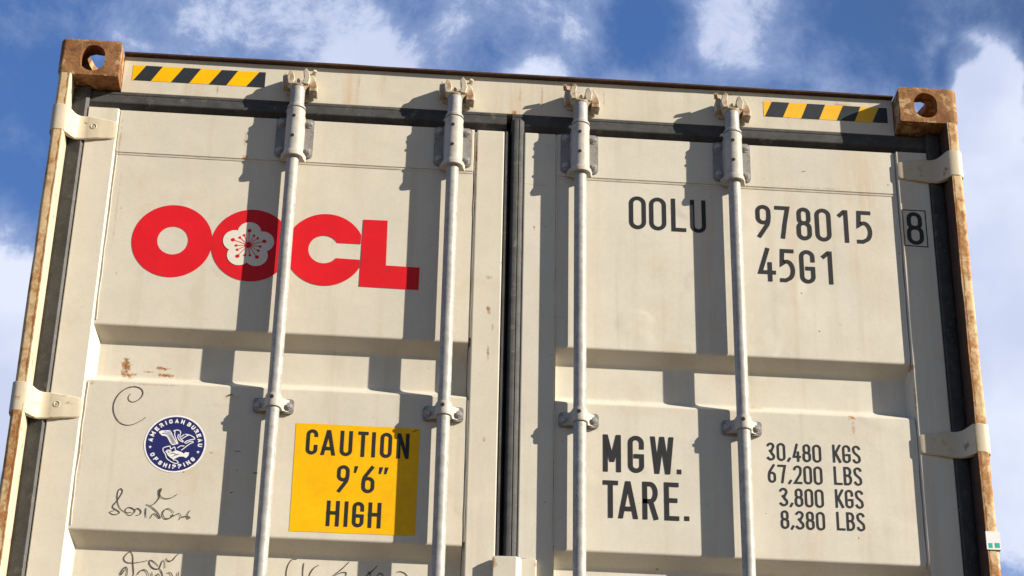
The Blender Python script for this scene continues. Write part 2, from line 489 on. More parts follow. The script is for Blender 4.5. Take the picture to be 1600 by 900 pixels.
# ---- flat graphics (vinyl, paint, pen): everything lies in a sheet just in front of the steel
class Sheet:
    def __init__(self, y, step=0.00012):
        self.step = step
        self.bm = bmesh.new()
        self.y = y
        self.k = 0

    def fill(self, loops, mi=0):
        self.k += 1
        y = self.y - self.step * self.k
        flat = [q for lp in loops for q in lp]
        tris = tessellate_polygon([[Vector((a, b, 0)) for a, b in lp] for lp in loops])
        vs = [self.bm.verts.new((a, y, b)) for a, b in flat]
        for t in tris:
            a, b, c = (flat[i] for i in t)
            if (b[0] - a[0]) * (c[1] - a[1]) - (b[1] - a[1]) * (c[0] - a[0]) < 0:
                t = tuple(reversed(t))
            try:
                self.bm.faces.new([vs[i] for i in t]).material_index = mi
            except ValueError:
                pass

    def ribbon(self, pts, w, closed=False, mi=0, creep=0.0, taper=False):
        self.k += 1
        y = self.y - self.step * self.k
        q = [Vector(p) for p in pts]
        q = [p for i, p in enumerate(q) if i == 0 or (p - q[i - 1]).length > 1e-6]
        if closed and (q[0] - q[-1]).length < 1e-6:
            q.pop()
        n = len(q)
        L, R_ = [], []
        for i in range(n):
            if closed:
                a, b = q[i - 1], q[(i + 1) % n]
            else:
                a, b = q[max(i - 1, 0)], q[min(i + 1, n - 1)]
            d0 = (q[i] - a).normalized() if (q[i] - a).length > 0 else (b - q[i]).normalized()
            d1 = (b - q[i]).normalized() if (b - q[i]).length > 0 else d0
            t = d0 + d1
            t = t.normalized() if t.length > 1e-4 else d0
            nrm = Vector((-t.y, t.x))
            dn = Vector((-d0.y, d0.x))
            k = 1.0 / max(0.38, nrm.dot(dn))
            ww = w
            if taper:
                f = i / max(1, n - 1)
                ww = w * (0.55 + 0.45 * math.sin(math.pi * min(1, f * 1.15))) * (0.85 + 0.3 * noise.noise(Vector((i * 0.37, self.k, 0))))
            yy = y - creep * i
            L.append(self.bm.verts.new((q[i].x + nrm.x * ww / 2 * k, yy, q[i].y + nrm.y * ww / 2 * k)))
            R_.append(self.bm.verts.new((q[i].x - nrm.x * ww / 2 * k, yy, q[i].y - nrm.y * ww / 2 * k)))
        for i in range(n if closed else n - 1):
            j = (i + 1) % n
            self.bm.faces.new((R_[i], R_[j], L[j], L[i])).material_index = mi

    def disc(self, c, r, mi=0, n=48, rz=None):
        rz = rz or r
        self.fill([[(c[0] + r * math.cos(2 * math.pi * i / n), c[1] + rz * math.sin(2 * math.pi * i / n)) for i in range(n)]], mi)

    def done(self, name, mats, parent):
        return link(name, self.bm, mats, parent)


def arc(cx, cy, rx, ry, a0, a1, n=12):
    return [(cx + rx * math.cos(math.radians(a0 + (a1 - a0) * i / n)), cy + ry * math.sin(math.radians(a0 + (a1 - a0) * i / n))) for i in range(n + 1)]


def glyph(ch, w, h):
    """centre-line strokes of a narrow industrial letter in a w x h box"""
    r = min(w / 2, h / 4)
    cx = w / 2
    q = lambda *pp: [(a * w, b * h) for a, b in pp]
    if ch in '0O':
        return [(arc(cx, h - r, cx, r, 0, 180) + arc(cx, r, cx, r, 180, 360), True)]
    if ch == 'L':
        return [(q((0, 1), (0, 0), (1, 0)), False)]
    if ch == 'U':
        return [(q((0, 1)) + arc(cx, r, cx, r, 180, 360) + q((1, 1)), False)]
    if ch in '96':
        top = arc(cx, h - r, cx, r, 0, 180)
        s = 0.47 * h
        low = arc(cx, h - 0.50 * h + 0.0, cx * 0.98, 0.10 * h + r * 0.3, 180, 330, 10)
        loop = top + arc(cx, h * 0.62, cx, h * 0.17, 180, 360)
        tail = [(w, h * 0.66), (w * 0.96, h * 0.50), (w * 0.86, h * 0.38), (w * 0.16, 0.0)]
        out = [(loop, True), (tail, False)]
        if ch == '6':
            out = [([(w - a, h - b) for a, b in p_], c) for p_, c in out]
        return out
    if ch == '8':
        return [(arc(cx, h - r * 0.9, cx * 0.88, r * 0.9, 0, 180) + arc(cx, h * 0.66, cx * 0.88, h * 0.135, 180, 360), True),
                (arc(cx, h * 0.36, cx, h * 0.165, 0, 180) + arc(cx, r, cx, r, 180, 360), True)]
    if ch == '7':
        return [(q((0, 1), (1, 1), (0.72, 0.5), (0.50, 0)), False)]
    if ch == '1':
        return [(q((0.0, 0.90), (0.2, 0.93), (0.62, 1.0), (1, 1.0), (1, 0)), False)]
    if ch == '5':
        return [(q((0.95, 1), (0.10, 1), (0.04, 0.56)) + arc(cx * 0.94, h * 0.34, w * 0.53, h * 0.30, 120, -60, 14) + q((0.35, 0.0), (0.0, 0.0)), False)]
    if ch == '4':
        return [(q((0.56, 1), (0, 0.24), (1, 0.24)), False), (q((0.72, 0.52), (0.72, 0)), False)]
    if ch == '2':
        return [(q((0.0, 0.84)) + arc(cx, h - r, cx, r, 165, 0, 10) + q((0.98, 0.66), (0.86, 0.50), (0, 0), (1, 0)), False)]
    if ch == '3':
        return [(q((0.02, 0.90)) + arc(cx * 0.9, h - r, cx, r, 130, -40, 12) + q((0.60, 0.55), (0.36, 0.55)), False),
                (q((0.40, 0.55)) + arc(cx * 0.9, r * 1.1, cx * 1.1, r * 1.1, 60, -130, 14) + q((0.0, 0.08)), False)]
    if ch in 'GC':
        p_ = arc(cx, h - r, cx, r, 0 if ch == 'G' else -8, 180) + arc(cx, r, cx, r, 180, 360)
        if ch == 'G':
            return [(q((1, 0.72)) + p_ + q((1, 0.44), (0.5, 0.44)), False)]
        return [(p_ + q((1, 0.30)), False)]
    if ch == 'S':
        return [(arc(cx, h - r, cx, r, 15, 190, 12) + q((0.10, 0.64), (0.32, 0.55), (0.70, 0.44), (0.93, 0.34)) + arc(cx, r, cx, r, 5, -165, 12), False)]
    if ch == 'M':
        return [(q((0, 0), (0, 1), (0.5, 0.30), (1, 1), (1, 0)), False)]
    if ch == 'W':
        return [(q((0, 1), (0.22, 0), (0.5, 0.92), (0.78, 0), (1, 1)), False)]
    if ch == 'T':
        return [(q((0, 1), (1, 1)), False), (q((0.5, 1), (0.5, 0)), False)]
    if ch == 'A':
        return [(q((0, 0), (0.47, 1), (0.53, 1), (1, 0)), False), (q((0.17, 0.27), (0.83, 0.27)), False)]
    if ch == 'R':
        return [(q((0, 0), (0, 1), (0.5, 1)) + arc(cx, h * 0.74, cx, h * 0.26, 90, -90, 12) + q((0, 0.48)), False), (q((0.55, 0.48), (1, 0)), False)]
    if ch == 'P':
        return [(q((0, 0), (0, 1), (0.5, 1)) + arc(cx, h * 0.74, cx, h * 0.26, 90, -90, 12) + q((0, 0.48)), False)]
    if ch == 'B':
        return [(q((0, 0.53), (0, 1), (0.45, 1)) + arc(cx * 0.9, h * 0.765, cx * 0.98, h * 0.235, 90, -90, 10) + q((0, 0.53)), False),
                (q((0, 0.53), (0, 0), (0.5, 0)) + arc(cx, h * 0.265, cx, h * 0.265, -90, 90, 10) + q((0.3, 0.53)), False)]
    if ch == 'E':
        return [(q((1, 1), (0, 1), (0, 0), (1, 0)), False), (q((0, 0.53), (0.85, 0.53)), False)]
    if ch == 'F':
        return [(q((1, 1), (0, 1), (0, 0)), False), (q((0, 0.53), (0.85, 0.53)), False)]
    if ch == 'I':
        return [(q((0.5, 1), (0.5, 0)), False)]
    if ch == 'N':
        return [(q((0, 0), (0, 1), (1, 0), (1, 1)), False)]
    if ch == 'H':
        return [(q((0, 0), (0, 1)), False), (q((1, 0), (1, 1)), False), (q((0, 0.53), (1, 0.53)), False)]
    if ch == 'K':
        return [(q((0, 0), (0, 1)), False), (q((1, 1), (0.05, 0.36)), False), (q((0.30, 0.55), (1, 0)), False)]
    return []


def letter(sh, ch, x0, x1, z0, z1, t, mi=0):
    """letter whose inked extents are the given box"""
    sh.k = 0
    if ch == '.':
        sh.fill([[(x0, z0), (x1, z0), (x1, z1), (x0, z1)]], mi)
        return
    if ch == ',':
        sh.ribbon([(x1 - t * .4, z1), (x0, z0)], t * 1.1, mi=mi)
        return
    if ch == "'":
        sh.fill([[(x0, z0), (x0 + t * .6, z0), (x0 + t * 1.15, z1), (x0 + t * .15, z1)]], mi)
        return
    H = z1 - z0
    xm = (x0 + x1) / 2
    par = lambda a0, b0, a1, b1: sh.fill([[(a0, b0), (a0 + t, b0), (a1 + t, b1), (a1, b1)]], mi)
    if ch in 'MNWA':
        if ch in 'MN':
            par(x0, z0, x0, z1)
            par(x1 - t, z0, x1 - t, z1)
        if ch == 'M':
            par(xm - t / 2, z0 + 0.27 * H, x0, z1)
            par(xm - t / 2, z0 + 0.27 * H, x1 - t, z1)
        if ch == 'N':
            par(x1 - t, z0, x0, z1)
        if ch == 'W':
            q1 = x0 + (x1 - x0) * 0.27 - t / 2
            q2 = x1 - (x1 - x0) * 0.27 - t / 2
            for a0, a1 in ((q1, x0), (q1, xm - t / 2), (q2, xm - t / 2), (q2, x1 - t)):
                par(a0, z0, a1, z1)
        if ch == 'A':
            par(x0, z0, xm - t * 0.55, z1)
            par(x1 - t, z0, xm - t * 0.45, z1)
            f = (0.22 * H) / H
            sh.fill([[(x0 + (xm - x0) * f, z0 + 0.20 * H), (x1 - (xm - x0) * f, z0 + 0.20 * H), (x1 - (xm - x0) * f, z0 + 0.20 * H + t), (x0 + (xm - x0) * f, z0 + 0.20 * H + t)]], mi)
        return
    w, h = max(x1 - x0 - t, 1e-4), H - t
    dz = 0.0
    for pts, closed in glyph(ch, w, h):
        pts = [(x0 + t / 2 + a, z0 + t / 2 + b) for a, b in pts]
        if not closed:
            # square ends: carry straight vertical and slanted ends out to the box
            a, b = Vector(pts[0]), Vector(pts[1])
            d = (a - b).normalized()
            if abs(d.y) > 0.3:
                pts[0] = tuple(a + d * (t / 2) / max(abs(d.y), 0.6))
            elif abs(d.x) > 0.8:
                pts[0] = tuple(a + d * (t / 2))
            a, b = Vector(pts[-1]), Vector(pts[-2])
            d = (a - b).normalized()
            if abs(d.y) > 0.3:
                pts[-1] = tuple(a + d * (t / 2) / max(abs(d.y), 0.6))
            elif abs(d.x) > 0.8:
                pts[-1] = tuple(a + d * (t / 2))
        sh.ribbon(pts, t, closed, mi)


def smooth_path(pts, n=5):
    q = [Vector(p) for p in pts]
    out = []
    for i in range(len(q) - 1):
        p0, p1, p2, p3 = q[max(i - 1, 0)], q[i], q[i + 1], q[min(i + 2, len(q) - 1)]
        for k in range(n):
            t = k / n
            out.append(0.5 * ((2 * p1) + (p2 - p0) * t + (2 * p0 - 5 * p1 + 4 * p2 - p3) * t * t + (3 * p1 - p0 - 3 * p2 + p3) * t ** 3))
    out.append(q[-1])
    return [tuple(p) for p in out]


def mm(pts):
    return [(a / 1000.0, b / 1000.0) for a, b in pts]

# hand-drawn strokes, in mm across and up the door end
SCRAWL_WORD = [[(275.4,1569.6),(268.4,1567.7),(264.5,1564.4),(272.2,1559.8),(280.8,1559.9),(288.1,1565.2),(281.0,1571.1),(271.1,1576.8),(271.1,1583.0),(278.6,1594.3),(285.7,1608.7),(289.6,1619.9),(286.7,1626.3),(282.4,1626.1),(279.1,1619.4),(278.4,1606.8),(281.6,1589.8),(287.5,1577.6),(295.5,1570.2),(304.6,1566.0),(311.7,1566.3),(317.4,1567.4)],[(303.0,1567.5),(301.6,1573.6),(306.2,1578.2),(313.3,1579.2),(322.4,1574.6),(324.9,1571.6),(321.9,1565.3),(315.3,1559.5),(308.0,1560.7),(303.0,1567.5)],[(322.8,1570.8),(326.6,1576.4),(332.2,1577.4),(338.5,1572.3),(339.1,1566.1),(335.3,1561.3),(328.3,1559.4)],[(350.4,1580.6),(350.7,1568.2),(353.0,1554.4)],[(349.8,1589.2),(358.8,1585.7),(369.6,1578.4),(379.1,1569.6),(386.9,1556.7),(383.2,1557.3),(377.0,1562.5),(370.8,1566.1),(366.3,1561.2),(362.7,1553.3)],[(360.2,1586.6),(368.4,1590.9),(374.8,1599.0),(379.7,1608.6),(378.1,1617.9),(377.3,1625.7),(380.4,1631.4),(382.8,1629.1),(380.5,1622.7),(380.5,1614.9),(386.9,1608.9),(397.3,1606.3),(408.6,1609.2),(416.8,1614.3),(421.4,1619.2)],[(418.1,1569.9),(413.2,1575.9),(405.6,1580.2),(398.4,1579.0),(392.6,1571.8),(392.8,1562.5),(399.3,1555.0),(407.9,1555.4),(414.6,1560.4),(414.9,1565.1),(418.7,1562.9),(425.6,1567.1),(431.1,1569.7),(435.9,1564.5),(436.3,1559.9),(432.6,1553.5)],[(436.3,1559.9),(443.4,1561.8),(451.9,1562.9),(453.9,1557.6),(458.0,1560.1),(451.9,1563.7),(452.6,1571.5),(457.7,1578.8)]]
SCRAWL_CURL = [[(282.2,1881.1),(277.9,1872.7),(279.8,1863.6),(289.4,1859.0),(300.9,1863.7),(310.0,1874.4),(312.5,1885.8),(306.9,1895.7),(295.3,1900.6),(282.5,1900.0),(268.3,1893.7),(255.0,1880.7),(246.6,1863.9),(243.6,1845.4),(246.9,1827.3),(254.9,1811.5),(267.1,1800.0),(282.2,1795.8),(296.6,1798.5),(310.4,1806.3),(320.7,1813.9),(325.3,1819.2)]]
SCRAWL_LOW_LEFT = [[(324.3,1475.3),(319.3,1479.4),(312.8,1474.8),(306.9,1465.9),(306.4,1459.8),(311.6,1453.3),(319.9,1451.2),(332.4,1451.8),(348.2,1454.9),(363.8,1459.3)],[(323.6,1475.9),(327.3,1468.1),(329.1,1451.0),(331.2,1438.9),(333.5,1424.4),(332.4,1418.6),(329.0,1407.2)],[(390.4,1445.9),(384.0,1452.3),(375.4,1458.6),(369.5,1460.2),(367.8,1454.0),(372.1,1445.7),(379.5,1439.9),(386.5,1438.4),(392.6,1440.5),(395.8,1449.2),(397.9,1457.8),(401.6,1461.1),(405.1,1454.5),(406.3,1441.7)],[(392.6,1440.5),(398.5,1433.4),(402.2,1425.1),(403.7,1415.4),(401.2,1405.6)],[(406.8,1466.8),(410.7,1461.5),(416.6,1459.9),(423.2,1463.3),(429.3,1472.1),(436.1,1479.8)],[(300.2,1420.5),(304.9,1430.4),(310.8,1439.2),(315.5,1438.2),(318.0,1431.0),(317.8,1416.4),(317.9,1404.3)],[(302.7,1418.2),(307.6,1425.7),(312.5,1434.4)],[(342.4,1421.2),(348.3,1431.2),(357.0,1435.2),(364.2,1431.9),(368.5,1423.6),(370.5,1409.1)],[(376.5,1430.0),(379.1,1409.5)],[(413.7,1430.5),(421.8,1429.6),(425.9,1422.5),(426.9,1411.6)],[(440.3,1434.1),(439.7,1421.9),(441.3,1411.1)],[(388.5,1418.4),(389.2,1423.3),(392.3,1425.9),(395.1,1421.1),(393.4,1415.0)]]
SCRAWL_LOW_RIGHT = [[(720.6,1478.4),(710.2,1477.9),(701.7,1466.4),(697.8,1449.1),(698.0,1435.1),(701.4,1419.9),(712.5,1408.3)],[(738.5,1470.6),(737.3,1453.3),(738.2,1421.6)],[(774.8,1466.1),(764.7,1459.5),(756.2,1446.8),(752.7,1429.6),(758.4,1412.7)],[(847.3,1478.0),(832.0,1460.1),(809.9,1440.2),(796.7,1429.1)],[(814.6,1440.4),(828.0,1448.9),(841.9,1449.5),(838.0,1435.8),(831.6,1425.8)],[(916.4,1471.3),(904.2,1457.2),(891.0,1443.9),(879.9,1432.8)],[(892.9,1450.6),(899.8,1453.3),(899.3,1438.6)],[(916.5,1445.0),(923.1,1451.9),(930.3,1447.4),(928.7,1432.6)],[(963.7,1456.2),(971.7,1458.6),(983.5,1454.7),(992.2,1442.8),(994.0,1425.8)]]
EAGLE_FILLS = [[(361.5,1782.0),(367.9,1785.6),(384.8,1787.2),(388.4,1788.0),(392.6,1782.2),(398.6,1770.5),(404.3,1761.4),(412.5,1751.8),(405.4,1750.1),(400.7,1747.9),(395.8,1748.3),(390.1,1756.7),(384.3,1767.1),(379.0,1771.5),(370.4,1771.7),(363.7,1778.1)],[(398.8,1729.1),(408.0,1734.9),(421.8,1730.3),(428.2,1726.6),(431.5,1730.8),(440.7,1729.9),(439.6,1721.9),(434.2,1715.0),(427.7,1718.7),(418.1,1718.2),(410.0,1713.8),(404.3,1709.5),(397.9,1713.2),(390.0,1719.4),(384.3,1728.4),(393.3,1736.2)]]
EAGLE_LINES = [[(396.6,1785.1),(400.7,1786.7),(401.1,1776.0),(405.2,1765.5),(411.1,1753.7)],[(397.2,1785.4),(401.9,1787.7),(409.1,1788.4),(415.0,1784.0),(414.1,1773.9),(416.1,1766.0),(424.0,1759.1)],[(410.1,1777.8),(409.8,1768.4),(415.4,1760.6),(424.2,1757.1)],[(416.9,1770.1),(420.8,1774.3),(424.8,1777.8)],[(419.2,1764.8),(427.8,1772.0),(434.7,1776.3)],[(427.1,1778.6),(439.6,1775.9),(449.3,1770.4),(450.2,1766.4),(440.7,1763.9),(430.1,1759.4),(426.9,1754.5)],[(449.2,1757.7),(441.6,1754.0),(434.8,1748.3),(427.0,1740.5),(420.8,1734.9)],[(448.3,1760.3),(439.9,1759.2),(429.4,1753.3)],[(411.1,1740.4),(417.9,1746.1),(427.6,1746.6)],[(392.5,1744.8),(381.8,1741.6),(376.2,1737.3),(378.1,1729.4),(383.7,1721.8),(387.0,1712.6),(396.2,1705.2),(407.6,1699.8),(416.6,1700.9),(411.8,1707.3),(403.2,1708.2)],[(392.5,1744.8),(395.7,1737.0),(403.6,1742.7),(406.8,1734.9)],[(383.1,1728.4),(388.6,1734.0),(394.0,1728.9)]]
EAGLE_SLITS = [[(371.0,1778.4),(380.8,1777.6),(390.2,1768.7),(399.3,1750.5)],[(376.6,1784.1),(386.8,1779.2),(395.3,1766.3),(404.0,1751.4)],[(387.3,1786.6),(391.9,1776.8),(399.2,1763.8),(406.4,1752.2)],[(394.5,1723.6),(402.7,1726.7),(410.3,1723.1)],[(401.1,1717.3),(409.2,1721.7),(417.5,1724.8)],[(390.5,1727.4),(396.3,1730.3)]]
# ------------------------------------------------------------------ ground
W_, H_, L_ = 2.438, 2.896, 12.192
GZ = -1.87


def ground():
    m, g, b = base_mat('compacted_gravel', 0.95, 0, 0.2)
    oc = g.new('ShaderNodeTexCoord').outputs['Object']
    a = g.noise(oc, 0.35, 6, 0.6)
    c = g.noise(oc, 18.0, 6, 0.7)
    col = g.mix(g.ramp(a, 0.3, 0.7), (0.125, 0.085, 0.048), (0.160, 0.112, 0.066))
    col = g.mix(g.ramp(c, 0.45, 0.7, 0, 0.5), col, (0.07, 0.06, 0.05))
    g.l.new(col, b.inputs['Base Color'])
    bump(g, b, c, 0.6, 0.02)
    bm = bmesh.new()
    n = 24
    for i in range(n + 1):
        for j in range(n + 1):
            f = lambda k: math.copysign(abs(k) ** 3.0, k) * 2500
            bm.verts.new((f(2 * i / n - 1), f(2 * j / n - 1), GZ))
    bm.verts.ensure_lookup_table()
    for i in range(n):
        for j in range(n):
            k = i * (n + 1) + j
            bm.faces.new((bm.verts[k], bm.verts[k + n + 1], bm.verts[k + n + 2], bm.verts[k + 1]))
    bmesh.ops.recalc_face_normals(bm, faces=bm.faces[:])
    o = link('ground', bm, m)
    o['kind'] = 'structure'
    m2 = mat_plain('concrete', (0.22, 0.20, 0.17), 0.9, 0.14, 3.0, bump_s=0.3)
    bm = bmesh.new()
    box(bm, -0.5, W_ + 0.5, 0.02, L_ + 0.4, GZ, -0.004, 0.02)
    o = link('loading_platform', bm, m2)
    o['kind'] = 'structure'


ground()

# ------------------------------------------------------------------ the container
box_root = bpy.data.objects.new('shipping_container', None)
COL.objects.link(box_root)
box_root['label'] = 'cream steel shipping container with rusty corner posts and four vertical locking bars on its doors'
box_root['category'] = 'shipping container'


def obj_bool(bm, cutters):
    """cut solids out of a solid"""
    me = bpy.data.meshes.new('tmp')
    bm.to_mesh(me)
    bm.free()
    o = bpy.data.objects.new('tmp', me)
    COL.objects.link(o)
    tmp = [o]
    for c in cutters:
        cm = bpy.data.meshes.new('tmp_cut')
        c.to_mesh(cm)
        c.free()
        co = bpy.data.objects.new('tmp_cut', cm)
        COL.objects.link(co)
        md = o.modifiers.new('cut', 'BOOLEAN')
        md.operation = 'DIFFERENCE'
        md.solver = 'EXACT'
        md.object = co
        tmp.append(co)
    bpy.context.view_layer.update()
    dg = bpy.context.evaluated_depsgraph_get()
    out = bmesh.new()
    out.from_object(o, dg)
    for t in tmp:
        d = t.data
        bpy.data.objects.remove(t)
        bpy.data.meshes.remove(d)
    return out


def casting(name, mx, mz, my):
    """ISO corner fitting, hollow, with its end, side and top holes; mx/my/mz mirror it to a corner"""
    bm = bmesh.new()
    box(bm, 0, 0.162, 0, 0.178, 2.778, 2.896, 0.0)
    es = []
    for e in bm.edges:
        a, b = e.verts
        out_x = abs(a.co.x) < 1e-6 and abs(b.co.x) < 1e-6
        top = abs(a.co.z - 2.896) < 1e-6 and abs(b.co.z - 2.896) < 1e-6
        if out_x or top:
            es.append(e)
    bmesh.ops.bevel(bm, geom=es, offset=0.015, segments=5, profile=0.5, affect='EDGES')
    cuts = []
    c = bmesh.new()
    box(c, 0.028, 0.152, 0.030, 0.150, 2.805, 2.872)
    cuts.append(c)
    c = bmesh.new()   # end hole
    prism(c, rrect(0.057, 0.121, 2.792, 2.873, 0.0315, 8), -0.03, 0.05, 'y')
    cuts.append(c)
    c = bmesh.new()   # side hole
    prism(c, [(a, b) for a, b in rrect(0.060, 0.124, 2.794, 2.874, 0.0255, 8)], -0.03, 0.05, 'x')
    cuts.append(c)
    c = bmesh.new()   # top hole
    prism(c, [(0.064, 0.068), (0.074, 0.052), (0.090, 0.046), (0.112, 0.048), (0.124, 0.058), (0.126, 0.080), (0.126, 0.130), (0.118, 0.150), (0.104, 0.158), (0.092, 0.158), (0.082, 0.152), (0.074, 0.132), (0.066, 0.096)], 2.85, 2.93, 'z')
    cuts.append(c)
    bm = obj_bool(bm, cuts)
    for v in bm.verts:
        if mx:
            v.co.x = W_ - v.co.x
        if mz:
            v.co.z = H_ - v.co.z
        if my:
            v.co.y = L_ - v.co.y
        # hammered, worn surface
        d = noise.noise_vector(v.co * 30.0) * 0.0009
        v.co += d
    bmesh.ops.recalc_face_normals(bm, faces=bm.faces[:])
    return link(name, bm, M_CAST, box_root, smooth=True)


for my in (0, 1):
    for mz in (0, 1):
        for mx in (0, 1):
            casting('corner_casting', mx, mz, my)

F_H, F_C, P_, V_, H_F = 0.052, 0.058, 0.061, 0.097, 0.066


def post(mx, my=0):
    """pressed steel corner post: rounded outer nose, a return lip, and a channel behind"""
    fx = (lambda x: W_ - x) if mx else (lambda x: x)
    fy = (lambda y: L_ - y) if my else (lambda y: y)
    out = [(0.006 + 0.010 - 0.010 * math.sin(math.radians(a)), -0.005 + 0.010 - 0.010 * math.cos(math.radians(a))) for a in (90, 60, 30, 0)]
    poly = out + [(0.0335, -0.005), (0.0362, -0.0044), (0.0400, 0.003), (0.040, 0.064), (0.084, 0.064), (0.084, 0.074), (0.030, 0.074), (0.030, 0.16), (0.006, 0.16)]
    zs = [0.118]
    z = 0.118
    while z < 2.778 - 0.05:
        z += 0.04
        zs.append(min(z, 2.778))
    if zs[-1] < 2.778:
        zs.append(2.778)
    bm = bmesh.new()
    rings = []
    for z in zs:
        ring = []
        for i, (x, y) in enumerate(poly):
            k = 1.0 if i < 7 else 0.0
            jx = noise.noise(Vector((0.3 + 5 * mx, z * 7.0, i * 0.15))) * 0.0014 * k + noise.noise(Vector((2.0 + mx, z * 31, i * 0.2))) * 0.0008 * k
            jy = noise.noise(Vector((9.3 + 5 * mx, z * 9.0, i * 0.15))) * 0.0014 * k
            ring.append(bm.verts.new((fx(x + jx), fy(y + jy), z)))
        rings.append(ring)
    n = len(poly)
    for a, b in zip(rings, rings[1:]):
        for i in range(n):
            f = bm.faces.new((a[i], a[(i + 1) % n], b[(i + 1) % n], b[i]))
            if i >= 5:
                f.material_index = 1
    for r in (rings[0], rings[-1]):
        tris = tessellate_polygon([[Vector((v.co.x, v.co.y, 0)) for v in r]])
        for t in tris:
            bm.faces.new([r[i] for i in t])
    bmesh.ops.recalc_face_normals(bm, faces=bm.faces[:])
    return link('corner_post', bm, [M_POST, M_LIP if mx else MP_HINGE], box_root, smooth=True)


post(0), post(1), post(0, 1), post(1, 1)

# ---- door header and its striped tapes
bm = bmesh.new()
box(bm, 0.1625, W_ - 0.1625, H_F, 0.16, 2.771, 2.8875, 0.003, 2)
box(bm, 0.0385, 0.1625, 0.079, 0.16, 2.7725, 2.7775)
box(bm, W_ - 0.1625, W_ - 0.0385, 0.079, 0.16, 2.7725, 2.7775)
header = link('door_header', bm, MP_H, box_root, smooth=True)
bm = bmesh.new()
nseg = 60
pr = [(0.0532, 2.8945), (0.0515, 2.8925), (0.0518, 2.8885), (0.054, 2.8877), (0.16, 2.8877), (0.16, 2.8945)]
rows = []
for i in range(nseg + 1):
    x = 0.1628 + (W_ - 0.3256) * i / nseg
    dz = noise.noise(Vector((x * 6, 1.7, 0))) * 0.0012
    dy = noise.noise(Vector((x * 8, 5.7, 0))) * 0.0012
    rows.append([bm.verts.new((x, y + (dy if y < 0.06 else 0), z + (dz if j < 2 or j == 5 else 0))) for j, (y, z) in enumerate(pr)])
for a, b in zip(rows, rows[1:]):
    for i in range(6):
        bm.faces.new((a[i], b[i], b[(i + 1) % 6], a[(i + 1) % 6]))
bmesh.ops.recalc_face_normals(bm, faces=bm.faces[:])
link('roof_edge_lip', bm, M_LIP, header)


def stripes(x0, x1, z0, z1, blacks, old):
    sh = Sheet(H_F - 0.0005)
    sh.fill([[(x0, z0), (x1, z0), (x1, z1), (x0, z1)]], 0)
    for (ta, tb, ba, bb) in blacks:
        sh.fill([[(x0 + ba, z0), (x0 + bb, z0), (x0 + tb, z1), (x0 + ta, z1)]], 1)
    sh.done('hazard_strip', [M_YEL_OLD if old else M_YEL, M_BLK_OLD], header)


stripes(0.189, 0.546, 2.8115, 2.860, [(0.034, 0.079, 0.004, 0.051), (0.135, 0.182, 0.105, 0.154), (0.238, 0.282, 0.207, 0.254), (0.340, 0.357, 0.308, 0.357)], False)
stripes(1.9125, 2.258, 2.810, 2.859, [(0.024, 0.073, 0.003, 0.053), (0.123, 0.173, 0.104, 0.154), (0.223, 0.272, 0.203, 0.253), (0.323, 0.3455, 0.302, 0.3455)], True)

# ---- doors: stiles, corrugated sheet, rubber seals, hinges
RIBS = [(2.071, 1.916), (1.519, 1.363), (0.966, 0.810), (0.412, 0.256)]
DT, DB = 2.7105, 0.155


def sheet_profile():
    """(z, y) down the pressed door sheet, with bend radii"""
    pts = [(DT, P_)]
    for hi, lo in RIBS:
        pts += [(hi, P_), (hi - 0.032, V_), (lo + 0.024, V_), (lo, P_)]
    pts.append((DB, P_))
    out = [pts[0]]
    for i in range(1, len(pts) - 1):
        a, b, c = Vector(pts[i - 1]), Vector(pts[i]), Vector(pts[i + 1])
        d0, d1 = (b - a).normalized(), (c - b).normalized()
        r = 0.0045 if b.y < 0.08 else 0.008
        for k in range(5):
            t = k / 4
            p0, p2 = b - d0 * r, b + d1 * r
            q = p0 * (1 - t) ** 2 + b * 2 * t * (1 - t) + p2 * t * t
            out.append(tuple(q))
    out.append(pts[-1])
    return out


def sheet(bm, x0, x1):
    pr = sheet_profile()
    # the top strip is a separate plate lapped over the pressed sheet
    nx = 24
    grid = []
    for z, y in pr:
        grid.append([bm.verts.new((x0 + (x1 - x0) * i / nx, y, z)) for i in range(nx + 1)])
    for a, b in zip(grid, grid[1:]):
        for i in range(nx):
            bm.faces.new((a[i], b[i], b[i + 1], a[i + 1]))
    # lapped plate above, standing 2.5 mm proud, with a thin weld seam under it
    box(bm, x0 + 0.001, x1 - 0.001, P_ - 0.0022, P_ + 0.004, 2.5795, DT - 0.0005, 0.0008, 1)
    seam = []
    for i in range(61):
        x = x0 + 0.002 + (x1 - x0 - 0.004) * i / 60
        j = noise.noise(Vector((x * 40, 3.3, 0))) * 0.0008
        seam.append([bm.verts.new((x, P_ + 0.001, 2.5790)), bm.verts.new((x, P_ - 0.0020 + j, 2.5765 + j)), bm.verts.new((x, P_ - 0.0012, 2.5725 + j)), bm.verts.new((x, P_ + 0.001, 2.5715))])
    for a, b in zip(seam, seam[1:]):
        for i in range(3):
            bm.faces.new((a[i], a[i + 1], b[i + 1], b[i]))
    bmesh.ops.recalc_face_normals(bm, faces=bm.faces[:])


def flip_front(bm):
    for f in bm.faces:
        f.normal_update()


